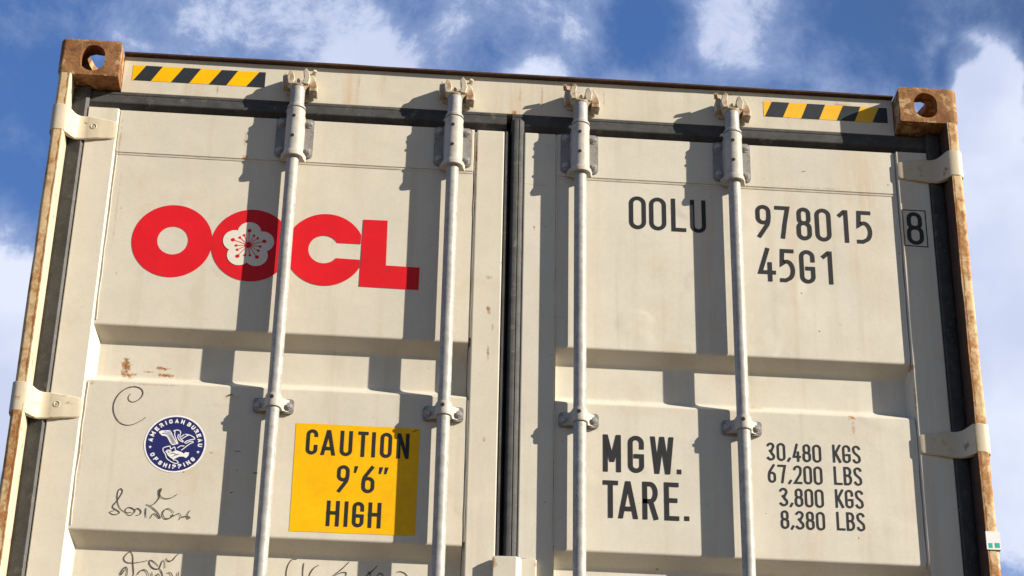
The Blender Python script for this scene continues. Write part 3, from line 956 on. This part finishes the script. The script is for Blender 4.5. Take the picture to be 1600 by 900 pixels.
def make_door(left):
    bm = bmesh.new()
    sx0, sx1 = (0.1700, 1.1185) if left else (1.3430, 2.2655)
    # sheet: wind it to face out of the container
    sheet(bm, sx0, sx1)
    # hinge stile with sloped weld bead, centre stile
    if left:
        prism(bm, [(0.086, 0.0545), (0.0885, F_H), (0.1650, F_H), (0.188, V_ + 0.001), (0.188, 0.112), (0.086, 0.112)], DB, DT, 'z')
        box(bm, 1.1250, 1.2005, F_C, 0.112, DB, DT, 0.004, 3)
        box(bm, 1.1205, 1.1250, P_ + 0.010, 0.112, DB, DT - 0.001)
    else:
        prism(bm, [(2.2565, V_ + 0.001), (2.2710, F_H), (2.3525, F_H), (2.355, 0.0545), (2.355, 0.112), (2.2565, 0.112)], DB, DT, 'z')
        box(bm, 1.2530, 1.3405, F_C, 0.112, DB, DT, 0.004, 3)
        box(bm, 1.3405, 1.3432, P_ + 0.002, 0.112, DB, DT - 0.001)
    # wandering weld lines beside the sheet
    prev = None
    for i in range(322):
        xw = (1.1222 if left else 2.2635) if i < 161 else (0.1735 if left else 1.3420)
        z = DB + 0.01 + (DT - DB - 0.02) * (i % 161) / 160
        if i == 161:
            prev = None
        on = True
        for hi, lo in RIBS:
            if lo - 0.005 < z < hi + 0.005:
                on = False
        if not on:
            prev = None
            continue
        j = noise.noise(Vector((3.1 if left else 7.7, z * 16, i // 161))) * 0.0026
        cur = [bm.verts.new((xw + dx + j, y, z)) for dx, y in ((-0.0032, P_ + 0.004), (-0.0014, P_ - 0.001), (0.0014, P_ - 0.0022), (0.0032, P_ + 0.004))]
        if prev:
            for k in range(3):
                bm.faces.new((prev[k], prev[k + 1], cur[k + 1], cur[k]))
        prev = cur
    # back of the leaf, top and foot rails
    if left:
        box(bm, 0.190, 1.1200, 0.1005, 0.111, DB + 0.001, DT - 0.001)
    else:
        box(bm, 1.3445, 2.2560, 0.1005, 0.111, DB + 0.001, DT - 0.001)
    return link('door', bm, MP_L if left else MP_R, box_root)


door_l, door_r = make_door(True), make_door(False)
door_l['label'] = 'door leaf with red lettering and yellow caution sticker'
door_r['label'] = 'door leaf with black serial numbers and weights'
def gasket(parent, left):
    bm = bmesh.new()
    if left:
        prism(bm, [(0.0415, 0.0605), (0.048, 0.0560), (0.0735, 0.0490), (0.0775, 0.0485), (0.0855, 0.0560), (0.0855, 0.0635), (0.0415, 0.0635)], DB, 2.7715, 'z')
        x0, x1 = 0.0860, 1.2050
        # lip at the meeting stile
        prism(bm, [(1.2010, 0.0640), (1.2014, 0.0590), (1.2030, 0.0575), (1.2082, 0.0578), (1.2105, 0.0640), (1.2170, 0.0780), (1.2170, 0.100), (1.2010, 0.100)], DB, 2.7100, 'z')
    else:
        prism(bm, [(W_ - x, y) for x, y in [(0.0415, 0.0605), (0.048, 0.0560), (0.0735, 0.0490), (0.0775, 0.0485), (0.0825, 0.0560), (0.0825, 0.0635), (0.0415, 0.0635)]], DB, 2.7715, 'z')
        x0, x1 = 1.2205, 2.3540
        prism(bm, [(1.2175, 0.100), (1.2175, 0.0700), (1.2215, 0.0560), (1.2260, 0.0505), (1.2330, 0.0500), (1.2385, 0.0520), (1.2400, 0.0505), (1.2450, 0.0520), (1.2525, 0.0620), (1.2525, 0.100)], DB, 2.7460, 'z')
    prism(bm, [(0.0780, 2.7712), (0.0665, 2.7705), (0.0650, 2.7640), (0.0665, 2.7610), (0.0650, 2.7575), (0.0640, 2.7400), (0.0660, 2.7340), (0.0880, 2.7125), (0.1100, 2.7125), (0.1100, 2.7712)], x0 + 0.0003, x1, 'x')
    return link('door_gasket', bm, M_RUBBER, parent, smooth=True)


gasket(door_l, True)
gasket(door_r, False)
bm = bmesh.new()
box(bm, 0.085, W_ - 0.085, 0.114, 0.13, DB - 0.02, 2.7705)
link('door_rebate', bm, M_HOLE, box_root)


def hinge(parent, mx, zc):
    """strap hinge: barrel round the post, a bend, and a blade tapering onto the stile"""
    outer = [(0.0010, 0.045), (0.0005, 0.012), (0.002, 0.002), (0.008, -0.004), (0.018, -0.0065), (0.032, -0.0060), (0.040, -0.0025), (0.046, 0.008), (0.054, 0.026), (0.062, 0.038), (0.072, 0.0435), (0.084, 0.0445), (0.092, 0.0445), (0.096, 0.0430), (0.120, 0.0430), (0.126, 0.0448), (0.146, 0.0464), (0.158, 0.0478), (0.1665, 0.0494), (0.1695, 0.0516)]
    inner = [(0.070, 0.0516), (0.058, 0.047), (0.048, 0.035), (0.0415, 0.0225)]
    half = lambda x: 0.0405 - 0.0045 * max(0.0, min(1.0, (x - 0.040) / 0.02)) - 0.0065 * max(0.0, min(1.0, (x - 0.090) / 0.045)) - 0.007 * max(0, (x - 0.145) / 0.025) ** 2
    poly = outer + inner
    bm = bmesh.new()
    fx = (lambda x: W_ - x) if mx else (lambda x: x)
    nz = 6
    rings = []
    for k in range(nz + 1):
        t = -1 + 2 * k / nz
        e = 1.0 if abs(t) < 0.99 else 0.0
        ring = []
        for i, (x, y) in enumerate(poly):
            hz = half(x)
            yy = y + (0.0 if e else (0.0025 if i < len(outer) - 1 else 0.0))
            z = zc + t * hz if abs(t) < 0.99 else zc + math.copysign(hz + 0.0, t)
            if abs(t) < 0.99:
                z = zc + t * (hz - 0.0025) / (1 - 2 / nz) * 1.0 * (1 - 2 / nz) if False else zc + t / (1 - 2 / nz) * (hz - 0.0028)
            ring.append(bm.verts.new((fx(x), yy, z)))
        rings.append(ring)
    n = len(poly)
    for a, b in zip(rings, rings[1:]):
        for i in range(n):
            bm.faces.new((a[i], a[(i + 1) % n], b[(i + 1) % n], b[i]))
    for r in (rings[0], rings[-1]):
        for t in tessellate_polygon([[Vector((v.co.x, v.co.y, 0)) for v in r]]):
            bm.faces.new([r[i] for i in t])
    bmesh.ops.recalc_face_normals(bm, faces=bm.faces[:])
    # embossed maker's ring
    x, y = fx(0.108), 0.0429
    nb = 20
    for ro, ri in ((0.0085, 0.0060), (0.0030, 0.0010)):
        A = [bm.verts.new((x + ro * math.cos(2 * math.pi * i / nb), y, zc + 0.004 + ro * math.sin(2 * math.pi * i / nb))) for i in range(nb)]
        B = [bm.verts.new((x + (ro + ri) / 2 * math.cos(2 * math.pi * i / nb), y - 0.0016, zc + 0.004 + (ro + ri) / 2 * math.sin(2 * math.pi * i / nb))) for i in range(nb)]
        C = [bm.verts.new((x + ri * math.cos(2 * math.pi * i / nb), y, zc + 0.004 + ri * math.sin(2 * math.pi * i / nb))) for i in range(nb)]
        for i in range(nb):
            j = (i + 1) % nb
            bm.faces.new((A[i], A[j], B[j], B[i]))
            bm.faces.new((B[i], B[j], C[j], C[i]))
    bmesh.ops.recalc_face_normals(bm, faces=bm.faces[:])
    return link('hinge', bm, MP_HINGE, parent, smooth=True)


for zc in (2.640, 1.832, 1.02, 0.27):
    hinge(door_l, False, zc)
    hinge(door_r, True, zc + 0.010)

# ---- locking bars
ROD_Y, ROD_R = 0.031, 0.0165


def keeper_bm(m):
    """welded cam keeper on the header: foot plate and two claws"""
    bm = bmesh.new()
    prism(bm, [(-0.034, 2.792), (0.040, 2.786), (0.044, 2.826), (0.020, 2.838), (-0.020, 2.838), (-0.038, 2.828)], 0.056, H_F + 0.002, 'y')
    # right-hand claw, lit from the right
    prism(bm, [(0.030, 2.783), (0.053, 2.780), (0.052, 2.800), (0.046, 2.822), (0.037, 2.838), (0.027, 2.838), (0.029, 2.812)], 0.026, 0.062, 'y')
    prism(bm, [(-0.041, 2.800), (-0.027, 2.800), (-0.023, 2.828), (-0.034, 2.843), (-0.043, 2.830)], 0.030, 0.062, 'y')
    # little hook that keeps the cam from lifting
    s = 1 if m > 0 else -1
    cyl(bm, (s * 0.040, 0.034, 2.838), (s * 0.044, 0.020, 2.845), 0.0068, 0.0055, 8)
    bmesh.ops.bevel(bm, geom=[e for e in bm.edges if len(e.link_faces) == 2 and e.calc_face_angle(0) > 0.7], offset=0.0020, segments=1, affect='EDGES')
    for v in bm.verts:
        v.co += noise.noise_vector(v.co * 60) * 0.0012
    bmesh.ops.recalc_face_normals(bm, faces=bm.faces[:])
    return bm


def cam_bm(m):
    """forged cam on the rod's end: a dished saddle with two prongs"""
    bm = bmesh.new()
    n = 20
    rim = [(0.030 * math.cos(2 * math.pi * i / n), 0.031 + 0.022 * math.sin(2 * math.pi * i / n)) for i in range(n)]
    lo = [bm.verts.new((x * 0.66, 0.031 + (y - 0.031) * 0.8, 2.786)) for x, y in rim]
    mid = [bm.verts.new((x, y, 2.7955 + 0.09 * abs(x))) for x, y in rim]
    hi = [bm.verts.new((x * 0.86, 0.031 + (y - 0.031) * 0.86, 2.7975 + 0.07 * abs(x))) for x, y in rim]
    for a, c in ((lo, mid), (mid, hi)):
        for i in range(n):
            bm.faces.new((a[i], a[(i + 1) % n], c[(i + 1) % n], c[i]))
    bm.faces.new(lo)
    bm.faces.new(hi)
    s = 1 if m > 0 else -1
    prism(bm, [(s * x, z) for x, z in [(-0.027, 2.796), (-0.013, 2.796), (-0.009, 2.812), (-0.014, 2.834), (-0.023, 2.840), (-0.031, 2.820)]], 0.014, 0.034, 'y')
    prism(bm, [(s * x, z) for x, z in [(0.011, 2.796), (0.027, 2.796), (0.032, 2.814), (0.027, 2.836), (0.019, 2.846), (0.012, 2.838), (0.015, 2.816)]], 0.010, 0.030, 'y')
    prism(bm, [(s * x, z) for x, z in [(-0.006, 2.796), (0.004, 2.796), (0.003, 2.822), (-0.004, 2.826)]], 0.030, 0.046, 'y')
    bmesh.ops.bevel(bm, geom=[e for e in bm.edges if len(e.link_faces) == 2 and e.calc_face_angle(0) > 0.8], offset=0.0018, segments=1, affect='EDGES')
    for v in bm.verts:
        v.co += noise.noise_vector(v.co * 70 + Vector((5, 2, 1))) * 0.0012
    bmesh.ops.recalc_face_normals(bm, faces=bm.faces[:])
    return bm


def bolt_bm():
    bm = bmesh.new()
    cyl(bm, (0, 0, 0), (0, -0.0022, 0), 0.0115, n=20)
    cyl(bm, (0, -0.0020, 0), (0, -0.0085, 0), 0.0088, 0.0082, n=6)
    cyl(bm, (0, -0.0083, 0), (0, -0.0110, 0), 0.0060, 0.0045, n=12)
    bmesh.ops.recalc_face_normals(bm, faces=bm.faces[:])
    return bm


BOLT = None


def bolt(parent, loc):
    global BOLT
    if BOLT is None:
        BOLT = link('bolt', bolt_bm(), M_BOLT, parent, smooth=True, loc=loc)
    else:
        b = BOLT.copy()
        COL.objects.link(b)
        b.parent = parent
        b.location = loc
        b.rotation_euler = (0, rnd.uniform(0, 1), 0)


def make_bar():
    """rod, bearing bracket at the top, clamps further down; built at x = 0"""
    bm = bmesh.new()
    lathe(bm, [(ROD_R, 0.10), (ROD_R, 1.30), (ROD_R, 2.60), (ROD_R, 2.7215), (0.0200, 2.7225), (0.0245, 2.7240), (0.0245, 2.7300), (0.0205, 2.7340), (0.0195, 2.745), (0.0195, 2.778), (0.0205, 2.788), (0.0180, 2.7925)], 0, ROD_Y, 28)
    bar = link('locking_bar', bm, M_ROD, box_root, smooth=True)
    bm = bmesh.new()
    lathe(bm, [(0.0170, 2.5720), (0.0275, 2.5720), (0.0280, 2.5800), (0.0262, 2.5870), (0.0245, 2.5910), (0.0242, 2.7080), (0.0252, 2.7120), (0.0252, 2.7180), (0.0235, 2.7200), (0.0170, 2.7200)], 0, ROD_Y, 28)
    # saddle that joins the sleeve to the plate
    prism(bm, [(-0.0242, 0.030), (0.0242, 0.030), (0.0262, 0.0515), (-0.0262, 0.0515)], 2.5905, 2.7075, 'z')
    prism(bm, [(-0.027, 0.030), (0.027, 0.030), (0.034, 0.0515), (-0.034, 0.0515)], 2.5725, 2.5905, 'z')
    br = link('bearing_sleeve', bm, M_SLEEVE, bar, smooth=True)
    bm = bmesh.new()
    prism(bm, rrect(-0.0505, 0.0505, 2.5890, 2.7095, 0.011, 5), 0.0513, 0.0588, 'y')
    es = [e for e in bm.edges if abs(e.verts[0].co.y - 0.0513) < 1e-6 and abs(e.verts[1].co.y - 0.0513) < 1e-6 and len(e.link_faces) == 2 and e.calc_face_angle(0) > 1]
    bmesh.ops.bevel(bm, geom=es, offset=0.002, segments=2, affect='EDGES')
    link('bracket_plate', bm, M_PLATE, bar, smooth=True)
    for sx in (-1, 1):
        for z in (2.606, 2.692):
            bolt(bar, (sx * 0.0385, 0.0513, z))
    for z in (2.695, 2.6335):
        bm = bmesh.new()
        cyl(bm, (-0.004, ROD_Y - 0.0247, z - 0.004), (-0.004, ROD_Y - 0.020, z - 0.004), 0.0050, n=14)
        link('grease_hole', bm, M_HOLE, bar)
    for zc in (1.864, 1.030, 0.42):
        bm = bmesh.new()
        lathe(bm, [(0.0168, zc - 0.017), (0.0205, zc - 0.017), (0.0212, zc - 0.012), (0.0208, zc + 0.014), (0.0190, zc + 0.019), (0.0168, zc + 0.020)], 0, ROD_Y, 24)
        prism(bm, [(-0.0200, 0.028), (0.0200, 0.028), (0.0225, 0.044), (0.033, 0.0510), (0.040, 0.0532), (-0.040, 0.0532), (-0.033, 0.0510), (-0.0225, 0.044)], zc - 0.016, zc + 0.017, 'z')
        cl = link('rod_clamp', bm, M_SLEEVE, bar, smooth=True)
        bm = bmesh.new()
        prism(bm, rrect(-0.0505, 0.0505, zc - 0.0195, zc + 0.0195, 0.008, 4), 0.0530, 0.0590, 'y')
        link('clamp_plate', bm, M_PLATE, bar)
        for sx in (-1, 1):
            bolt(bar, (sx * 0.039, 0.0530, zc - 0.002))
        bm = bmesh.new()
        cyl(bm, (-0.004, ROD_Y - 0.0213, zc + 0.006), (-0.004, ROD_Y - 0.016, zc + 0.006), 0.0052, n=14)
        link('grease_hole', bm, M_HOLE, bar)
    return bar


BAR_X = (0.638, 1.0615, 1.4025, 1.8165)
proto = make_bar()
bars = [proto] + [copy_tree(proto, box_root) for _ in BAR_X[1:]]
cams = {m: link('cam_end', cam_bm(m), MP_KEEP, None, smooth=True) for m in (1, -1)}
keeps = {m: link('cam_keeper', keeper_bm(m), MP_KEEP, box_root, smooth=True) for m in (1, -1)}
used = set()
for bar, x, m in zip(bars, BAR_X, (1, 1, -1, -1)):
    bar.location = (x, 0, 0)
    if m in used:
        c, k = cams[m].copy(), keeps[m].copy()
        COL.objects.link(c)
        COL.objects.link(k)
    else:
        c, k = cams[m], keeps[m]
        used.add(m)
    c.parent = bar
    k.parent = box_root
    k.location = (x, 0, 0)

# door lug over the meeting stiles
bm = bmesh.new()
prism(bm, [(1.1925, 0.0565), (1.1930, 0.0400), (1.1950, 0.0365), (1.2480, 0.0345), (1.2510, 0.0350), (1.2610, 0.0440), (1.2640, 0.0450), (1.2980, 0.0465), (1.3000, 0.0490), (1.3005, 0.0570)], 1.22, 1.4885, 'z')
es = [e for e in bm.edges if abs(e.verts[0].co.z - e.verts[1].co.z) < 1e-6 and e.verts[0].co.z > 1.48]
bmesh.ops.bevel(bm, geom=[e for e in es if len(e.link_faces) == 2 and e.calc_face_angle(0) > 0.8], offset=0.003, segments=2, affect='EDGES')
link('door_lug', bm, MP_LUG, door_l, smooth=True)

# ---- lettering
sh = Sheet(P_ - 0.0006)
sh.fill([arc(0.3435, 2.3207, 0.1036, 0.1066, 0, 360, 72)[:-1], arc(0.3452, 2.3219, 0.0398, 0.0411, 0, 360, 48)[:-1]])
sh.fill([arc(0.5477, 2.3199, 0.1030, 0.1062, 0, 360, 72)[:-1]])
th = math.degrees(math.acos((0.8305 - 0.7392) / 0.1026))
cpoly = arc(0.7392, 2.3185, 0.1026, 0.1063, th, 360 - th, 64)
hb = arc(0.7355, 2.3186, 0.0400, 0.0408, 360 - 36, 32, 44)
cpoly += [(0.8305, 2.2935)] + hb + [(0.8305, 2.3400)]
sh.fill([cpoly])
sh.fill([[(0.8325, 2.2154), (0.9857, 2.2138), (0.9865, 2.2796), (0.8988, 2.2807), (0.8972, 2.4146), (0.8339, 2.4140)]])
logo = sh.done('company_logo', [M_RED], box_root)
sh = Sheet(P_ - 0.0016, 0.00003)
fc = (0.5400, 2.3195)
sh.disc(fc, 0.034, 0)
for k in range(5):
    a = math.radians(90 + 72 * k)
    sh.disc((fc[0] + 0.0375 * math.cos(a), fc[1] + 0.0375 * math.sin(a)), 0.0305, 0)
sh.k += 2
for k in range(5):
    for da, ln, rd in ((0, 0.0425, 0.0052), (-24, 0.031, 0.0036), (24, 0.031, 0.0036)):
        a = math.radians(90 + 72 * k + da)
        e = (fc[0] + ln * math.cos(a), fc[1] + ln * math.sin(a))
        sh.ribbon([fc, e], 0.0017, mi=1)
        sh.disc(e, rd, 1, 16)
sh.disc(fc, 0.0085, 1, 20)
sh.done('flower_emblem', [M_PALE, M_RED], logo)


def lettering(name, items, t, parent, y=P_, mat=M_INK):
    sh = Sheet(y - 0.0006)
    for ch, x0, x1, z0, z1 in items:
        letter(sh, ch, x0, x1, z0, z1, t)
    return sh.done(name, [mat], parent)


lettering('owner_code', [('0', 1.5363, 1.5815, 2.4294, 2.5300), ('0', 1.5905, 1.6358, 2.4290, 2.5296), ('L', 1.6495, 1.6890, 2.4286, 2.5290), ('U', 1.7003, 1.7420, 2.4279, 2.5283)], 0.0112, box_root)
lettering('serial_number', [('9', 1.8767, 1.9173, 2.4250, 2.5245), ('7', 1.9284, 1.9691, 2.4244, 2.5238), ('8', 1.9864, 2.0270, 2.4227, 2.5232), ('0', 2.0366, 2.0800, 2.4222, 2.5230), ('1', 2.1013, 2.1267, 2.4220, 2.5220), ('5', 2.1481, 2.1907, 2.4218, 2.5222)], 0.0114, box_root)
lettering('size_code', [('4', 1.8776, 1.9246, 2.2928, 2.3930), ('5', 1.9348, 1.9759, 2.2929, 2.3925), ('G', 1.9888, 2.0300, 2.2924, 2.3928), ('1', 2.0511, 2.0769, 2.2933, 2.3925)], 0.0114, box_root)
sh = Sheet(F_H - 0.0006)
sh.ribbon([(2.2742, 2.4185), (2.3362, 2.4165), (2.3362, 2.5275), (2.2742, 2.5275)], 0.0028, True)
letter(sh, '8', 2.2823, 2.3277, 2.4215, 2.5220, 0.0114)
sh.done('check_digit', [M_INK], box_root)
lettering('weight_heading', [('M', 1.4645, 1.5096, 1.7310, 1.8318), ('G', 1.5273, 1.5676, 1.7311, 1.8320), ('W', 1.5837, 1.6430, 1.7314, 1.8324), ('.', 1.6500, 1.6612, 1.7330, 1.7455),
                             ('T', 1.4636, 1.5018, 1.6085, 1.7078), ('A', 1.5013, 1.5512, 1.6083, 1.7078), ('R', 1.5624, 1.6007, 1.6084, 1.7088), ('E', 1.6167, 1.6534, 1.6084, 1.7097), ('.', 1.6660, 1.6785, 1.6094, 1.6215)], 0.0120, box_root)
for txt, unit, z0, dz in (('30,480', 'KGS', 1.7820, 0.049), ('67,200', 'LBS', 1.7218, 0.0497), ('3,800', 'KGS', 1.6601, 0.0494), ('8,380', 'LBS', 1.6002, 0.0490)):
    sh = Sheet(P_ - 0.0006)
    cells = [(0, 20), (25, 46.5), (52, 60.5), (65, 86), (90.5, 111.5), (116, 138)]
    if len(txt) == 5:
        cells = [(27, 48), (53, 61), (65, 86), (90.5, 111.5), (116, 138)]
    for ch, (a, b) in zip(txt, cells):
        if ch == ',':
            letter(sh, ch, 1.880 + a / 1000, 1.880 + b / 1000, z0 - 0.001, z0 + 0.010, 0.0052)
        else:
            letter(sh, ch, 1.880 + a / 1000, 1.880 + b / 1000, z0, z0 + dz, 0.0056)
    sh.done('weight_figure', [M_INK], box_root)
    sh = Sheet(P_ - 0.0006)
    for ch, (a, b) in zip(unit, ((0, 21), (25, 45.5), (50.5, 71))):
        letter(sh, ch, 2.0475 + a / 1000, 2.0475 + b / 1000, z0 + 0.0025, z0 + 0.0025 + dz, 0.0056)
    sh.done('weight_unit', [M_INK], box_root)

# caution sticker
sh = Sheet(P_ - 0.0005)
sh.fill([[(0.6985, 1.5370), (1.0035, 1.5385), (1.0050, 1.8233), (0.6970, 1.8233)]])
st = sh.done('caution_sticker', [M_YEL], box_root)
row = [('C', .725, .7537), ('A', .7615, .7985), ('U', .8090, .8394), ('T', .8530, .8782), ('I', .8874, .8965), ('O', .9085, .9375), ('N', .9495, .9800)]
items = [(c, a, b, 1.7400, 1.8080) for c, a, b in row]
items += [('9', .8060, .8368, 1.6444, 1.7155), ("'", .8470, .8580, 1.6965, 1.7145), ('6', .8672, .8990, 1.6444, 1.7155), ("'", .9080, .9190, 1.6965, 1.7145), ("'", .9215, .9325, 1.6965, 1.7145)]
items += [(c, a, b, 1.5540, 1.6205) for c, a, b in (('H', .786, .8175), ('I', .8287, .839), ('G', .849, .8772), ('H', .8876, .9190))]
sh = Sheet(P_ - 0.0010)
for ch, x0, x1, z0, z1 in items:
    letter(sh, ch, x0, x1, z0, z1, 0.0090)
sh.done('sticker_lettering', [M_INK], st)

# round classification badge
bc = (0.4043, 1.7518)
sh = Sheet(P_ - 0.0005)
sh.disc(bc, 0.0758, 0, 64, 0.0765)
sh.disc(bc, 0.0718, 1, 64, 0.0725)
badge = sh.done('class_badge', [M_WHITE, M_BLUE], box_root)
sh = Sheet(P_ - 0.0011)


def on_ring(word, a0, a1, r, inward, w=0.0088, h=0.0112, t=0.0029):
    adv = [0.0120 if ch == 'M' else (0.0034 if ch == 'I' else w) for ch in word]
    pos = [0.0]
    for p_, q_ in zip(adv, adv[1:]):
        pos.append(pos[-1] + (p_ + q_) / 2)
    # letters take room by their width; what is left over goes between them evenly
    span = math.radians(abs(a1 - a0)) * r
    gap = (span - pos[-1]) / (len(word) - 1)
    for i, ch in enumerate(word):
        sh.k = 0
        a = math.radians(a0 + (a1 - a0) * (pos[i] + gap * i) / span)
        c = Vector((bc[0] + r * math.cos(a), bc[1] + r * math.sin(a)))
        up = Vector((math.cos(a), math.sin(a))) * (-1 if inward else 1)
        rt = Vector((up.y, -up.x))
        ww = adv[i]
        for pts, closed in glyph(ch, max(ww - t, 1e-4), h - t):
            q = [tuple(c + rt * (x - (ww - t) / 2) + up * (y - (h - t) / 2)) for x, y in pts]
            if not closed:
                for e, f in ((0, 1), (-1, -2)):
                    d = (Vector(q[e]) - Vector(q[f])).normalized()
                    q[e] = tuple(Vector(q[e]) + d * t * 0.45)
            sh.ribbon(q, t, closed)


def star(a, r, s):
    a = math.radians(a)
    c = (bc[0] + r * math.cos(a), bc[1] + r * math.sin(a))
    sh.fill([[(c[0] + (s if k % 2 == 0 else s * 0.42) * math.cos(math.radians(90 + 36 * k)), c[1] + (s if k % 2 == 0 else s * 0.42) * math.sin(math.radians(90 + 36 * k))) for k in range(10)]])


on_ring('AMERICAN', 173, 77, 0.0610, False)
on_ring('BUREAU', 60.5, -1, 0.0610, False)
on_ring('OF', 211, 225, 0.0610, True)
on_ring('SHIPPING', 239, 320, 0.0610, True)
star(191, 0.0610, 0.0045)
star(-18.6, 0.0610, 0.0045)
sh.done('badge_lettering', [M_WHITE], badge)
sh = Sheet(P_ - 0.0011, 0.00006)
for poly in EAGLE_FILLS:
    sh.fill([mm(poly)], 0)
for ln in EAGLE_LINES:
    sh.ribbon(smooth_path(mm(ln), 4), 0.0022, mi=0)
sh.k += 1
for ln in EAGLE_SLITS:
    sh.ribbon(smooth_path(mm(ln), 4), 0.0012, mi=1)
sh.done('eagle_emblem', [M_WHITE, M_BLUE], badge)

# pen scrawls on the steel
for nm, data, y, w in (('pen_scrawl', SCRAWL_CURL, P_, 0.0032), ('pen_scrawl', SCRAWL_WORD, P_, 0.0032), ('pen_scrawl', SCRAWL_LOW_LEFT, V_, 0.0032), ('pen_scrawl', SCRAWL_LOW_RIGHT[0:3], V_, 0.0030), ('pen_scrawl', SCRAWL_LOW_RIGHT[3:5], V_, 0.0030), ('pen_scrawl', SCRAWL_LOW_RIGHT[5:8], V_, 0.0030), ('pen_scrawl', SCRAWL_LOW_RIGHT[8:], V_, 0.0030)):
    sh = Sheet(y - 0.0006)
    for st_ in data:
        sh.ribbon(smooth_path(mm(st_), 6), w, creep=2e-6, taper=True)
    o = sh.done(nm, [M_PEN], box_root)

# scuffs where something scraped the paint, and the tape end on the caution sticker
for a, b, w in (((0.519, 1.8868), (0.534, 1.8925), 0.0045), ((0.986, 1.813), (0.999, 1.8185), 0.003), ((0.552, 1.7385), (0.566, 1.7395), 0.002), ((0.6, 1.683), (0.612, 1.684), 0.003), ((0.548, 1.629), (0.556, 1.630), 0.0025)):
    sh = Sheet(P_ - 0.0006)
    sh.ribbon([a, ((a[0] + b[0]) / 2, (a[1] + b[1]) / 2 + 0.001), b], w, taper=True)
    sh.done('paint_scuff', [M_PEN], box_root)

# small green and white inspection label on the corner post
bm = bmesh.new()
prism(bm, [(W_ - 0.0385, -0.0085), (W_ - 0.0385, -0.0065), (W_ - 0.0042, -0.0065), (W_ - 0.0042, 0.020), (W_ - 0.0030, 0.020), (W_ - 0.0030, -0.0085)], 1.543, 1.590, 'z')
lab = link('inspection_label', bm, M_WHITE, box_root)
sh = Sheet(-0.0088)
sh.fill([[(W_ - 0.0335, 1.547), (W_ - 0.0240, 1.547), (W_ - 0.0240, 1.5595), (W_ - 0.0335, 1.5595)]])
sh.fill([[(W_ - 0.0175, 1.548), (W_ - 0.0060, 1.548), (W_ - 0.0060, 1.5605), (W_ - 0.0175, 1.5605)]])
sh.done('green_mark', [M_GREEN], lab)

# ---- the rest of the box: sides, roof, rails, floor, blind end
def corrugated_side(mx):
    bm = bmesh.new()
    fx = (lambda x: W_ - x) if mx else (lambda x: x)
    xs, y = [], 0.165
    xs.append((0.010, y))
    while y < L_ - 0.45:
        xs += [(0.010, y + 0.07), (0.046, y + 0.138), (0.046, y + 0.208), (0.010, y + 0.276)]
        y += 0.276
    xs.append((0.010, L_ - 0.165))
    A = [bm.verts.new((fx(x), yy, 0.16)) for x, yy in xs]
    B = [bm.verts.new((fx(x), yy, 2.836)) for x, yy in xs]
    for i in range(len(xs) - 1):
        bm.faces.new((A[i], A[i + 1], B[i + 1], B[i]))
    bmesh.ops.solidify(bm, geom=bm.faces[:], thickness=0.002)
    bmesh.ops.recalc_face_normals(bm, faces=bm.faces[:])
    link('side_wall', bm, MP_S, box_root)
    for z0, z1, nm in ((2.8365, 2.890, 'top_rail'), (0.03, 0.1595, 'bottom_rail')):
        bm = bmesh.new()
        a, b = sorted((fx(0.0055), fx(0.065)))
        box(bm, a, b, 0.179, L_ - 0.179, z0, z1, 0.004)
        link(nm, bm, MP_S, box_root)


corrugated_side(False)
corrugated_side(True)
bm = bmesh.new()
ys, y = [(0.161, 2.887)], 0.20
while y < L_ - 0.45:
    ys += [(y, 2.887), (y + 0.02, 2.870), (y + 0.10, 2.870), (y + 0.12, 2.887)]
    y += 0.21
ys.append((L_ - 0.161, 2.887))
A = [bm.verts.new((0.066, yy, z)) for yy, z in ys]
B = [bm.verts.new((W_ - 0.066, yy, z)) for yy, z in ys]
for i in range(len(ys) - 1):
    bm.faces.new((A[i], B[i], B[i + 1], A[i + 1]))
bmesh.ops.solidify(bm, geom=bm.faces[:], thickness=0.002)
bmesh.ops.recalc_face_normals(bm, faces=bm.faces[:])
link('roof_panel', bm, MP_S, box_root)
bm = bmesh.new()
box(bm, 0.067, W_ - 0.067, 0.17, L_ - 0.17, 0.12, 0.15)
link('floor_deck', bm, MP_S, box_root)
bm = bmesh.new()
box(bm, 0.0385, W_ - 0.0385, L_ - 0.10, L_ - 0.03, 0.12, 2.88)
link('end_wall', bm, MP_S, box_root)
bm = bmesh.new()
box(bm, 0.1625, W_ - 0.1625, 0.05, 0.16, 0.005, 0.134, 0.004)
link('door_sill', bm, MP_H, box_root)
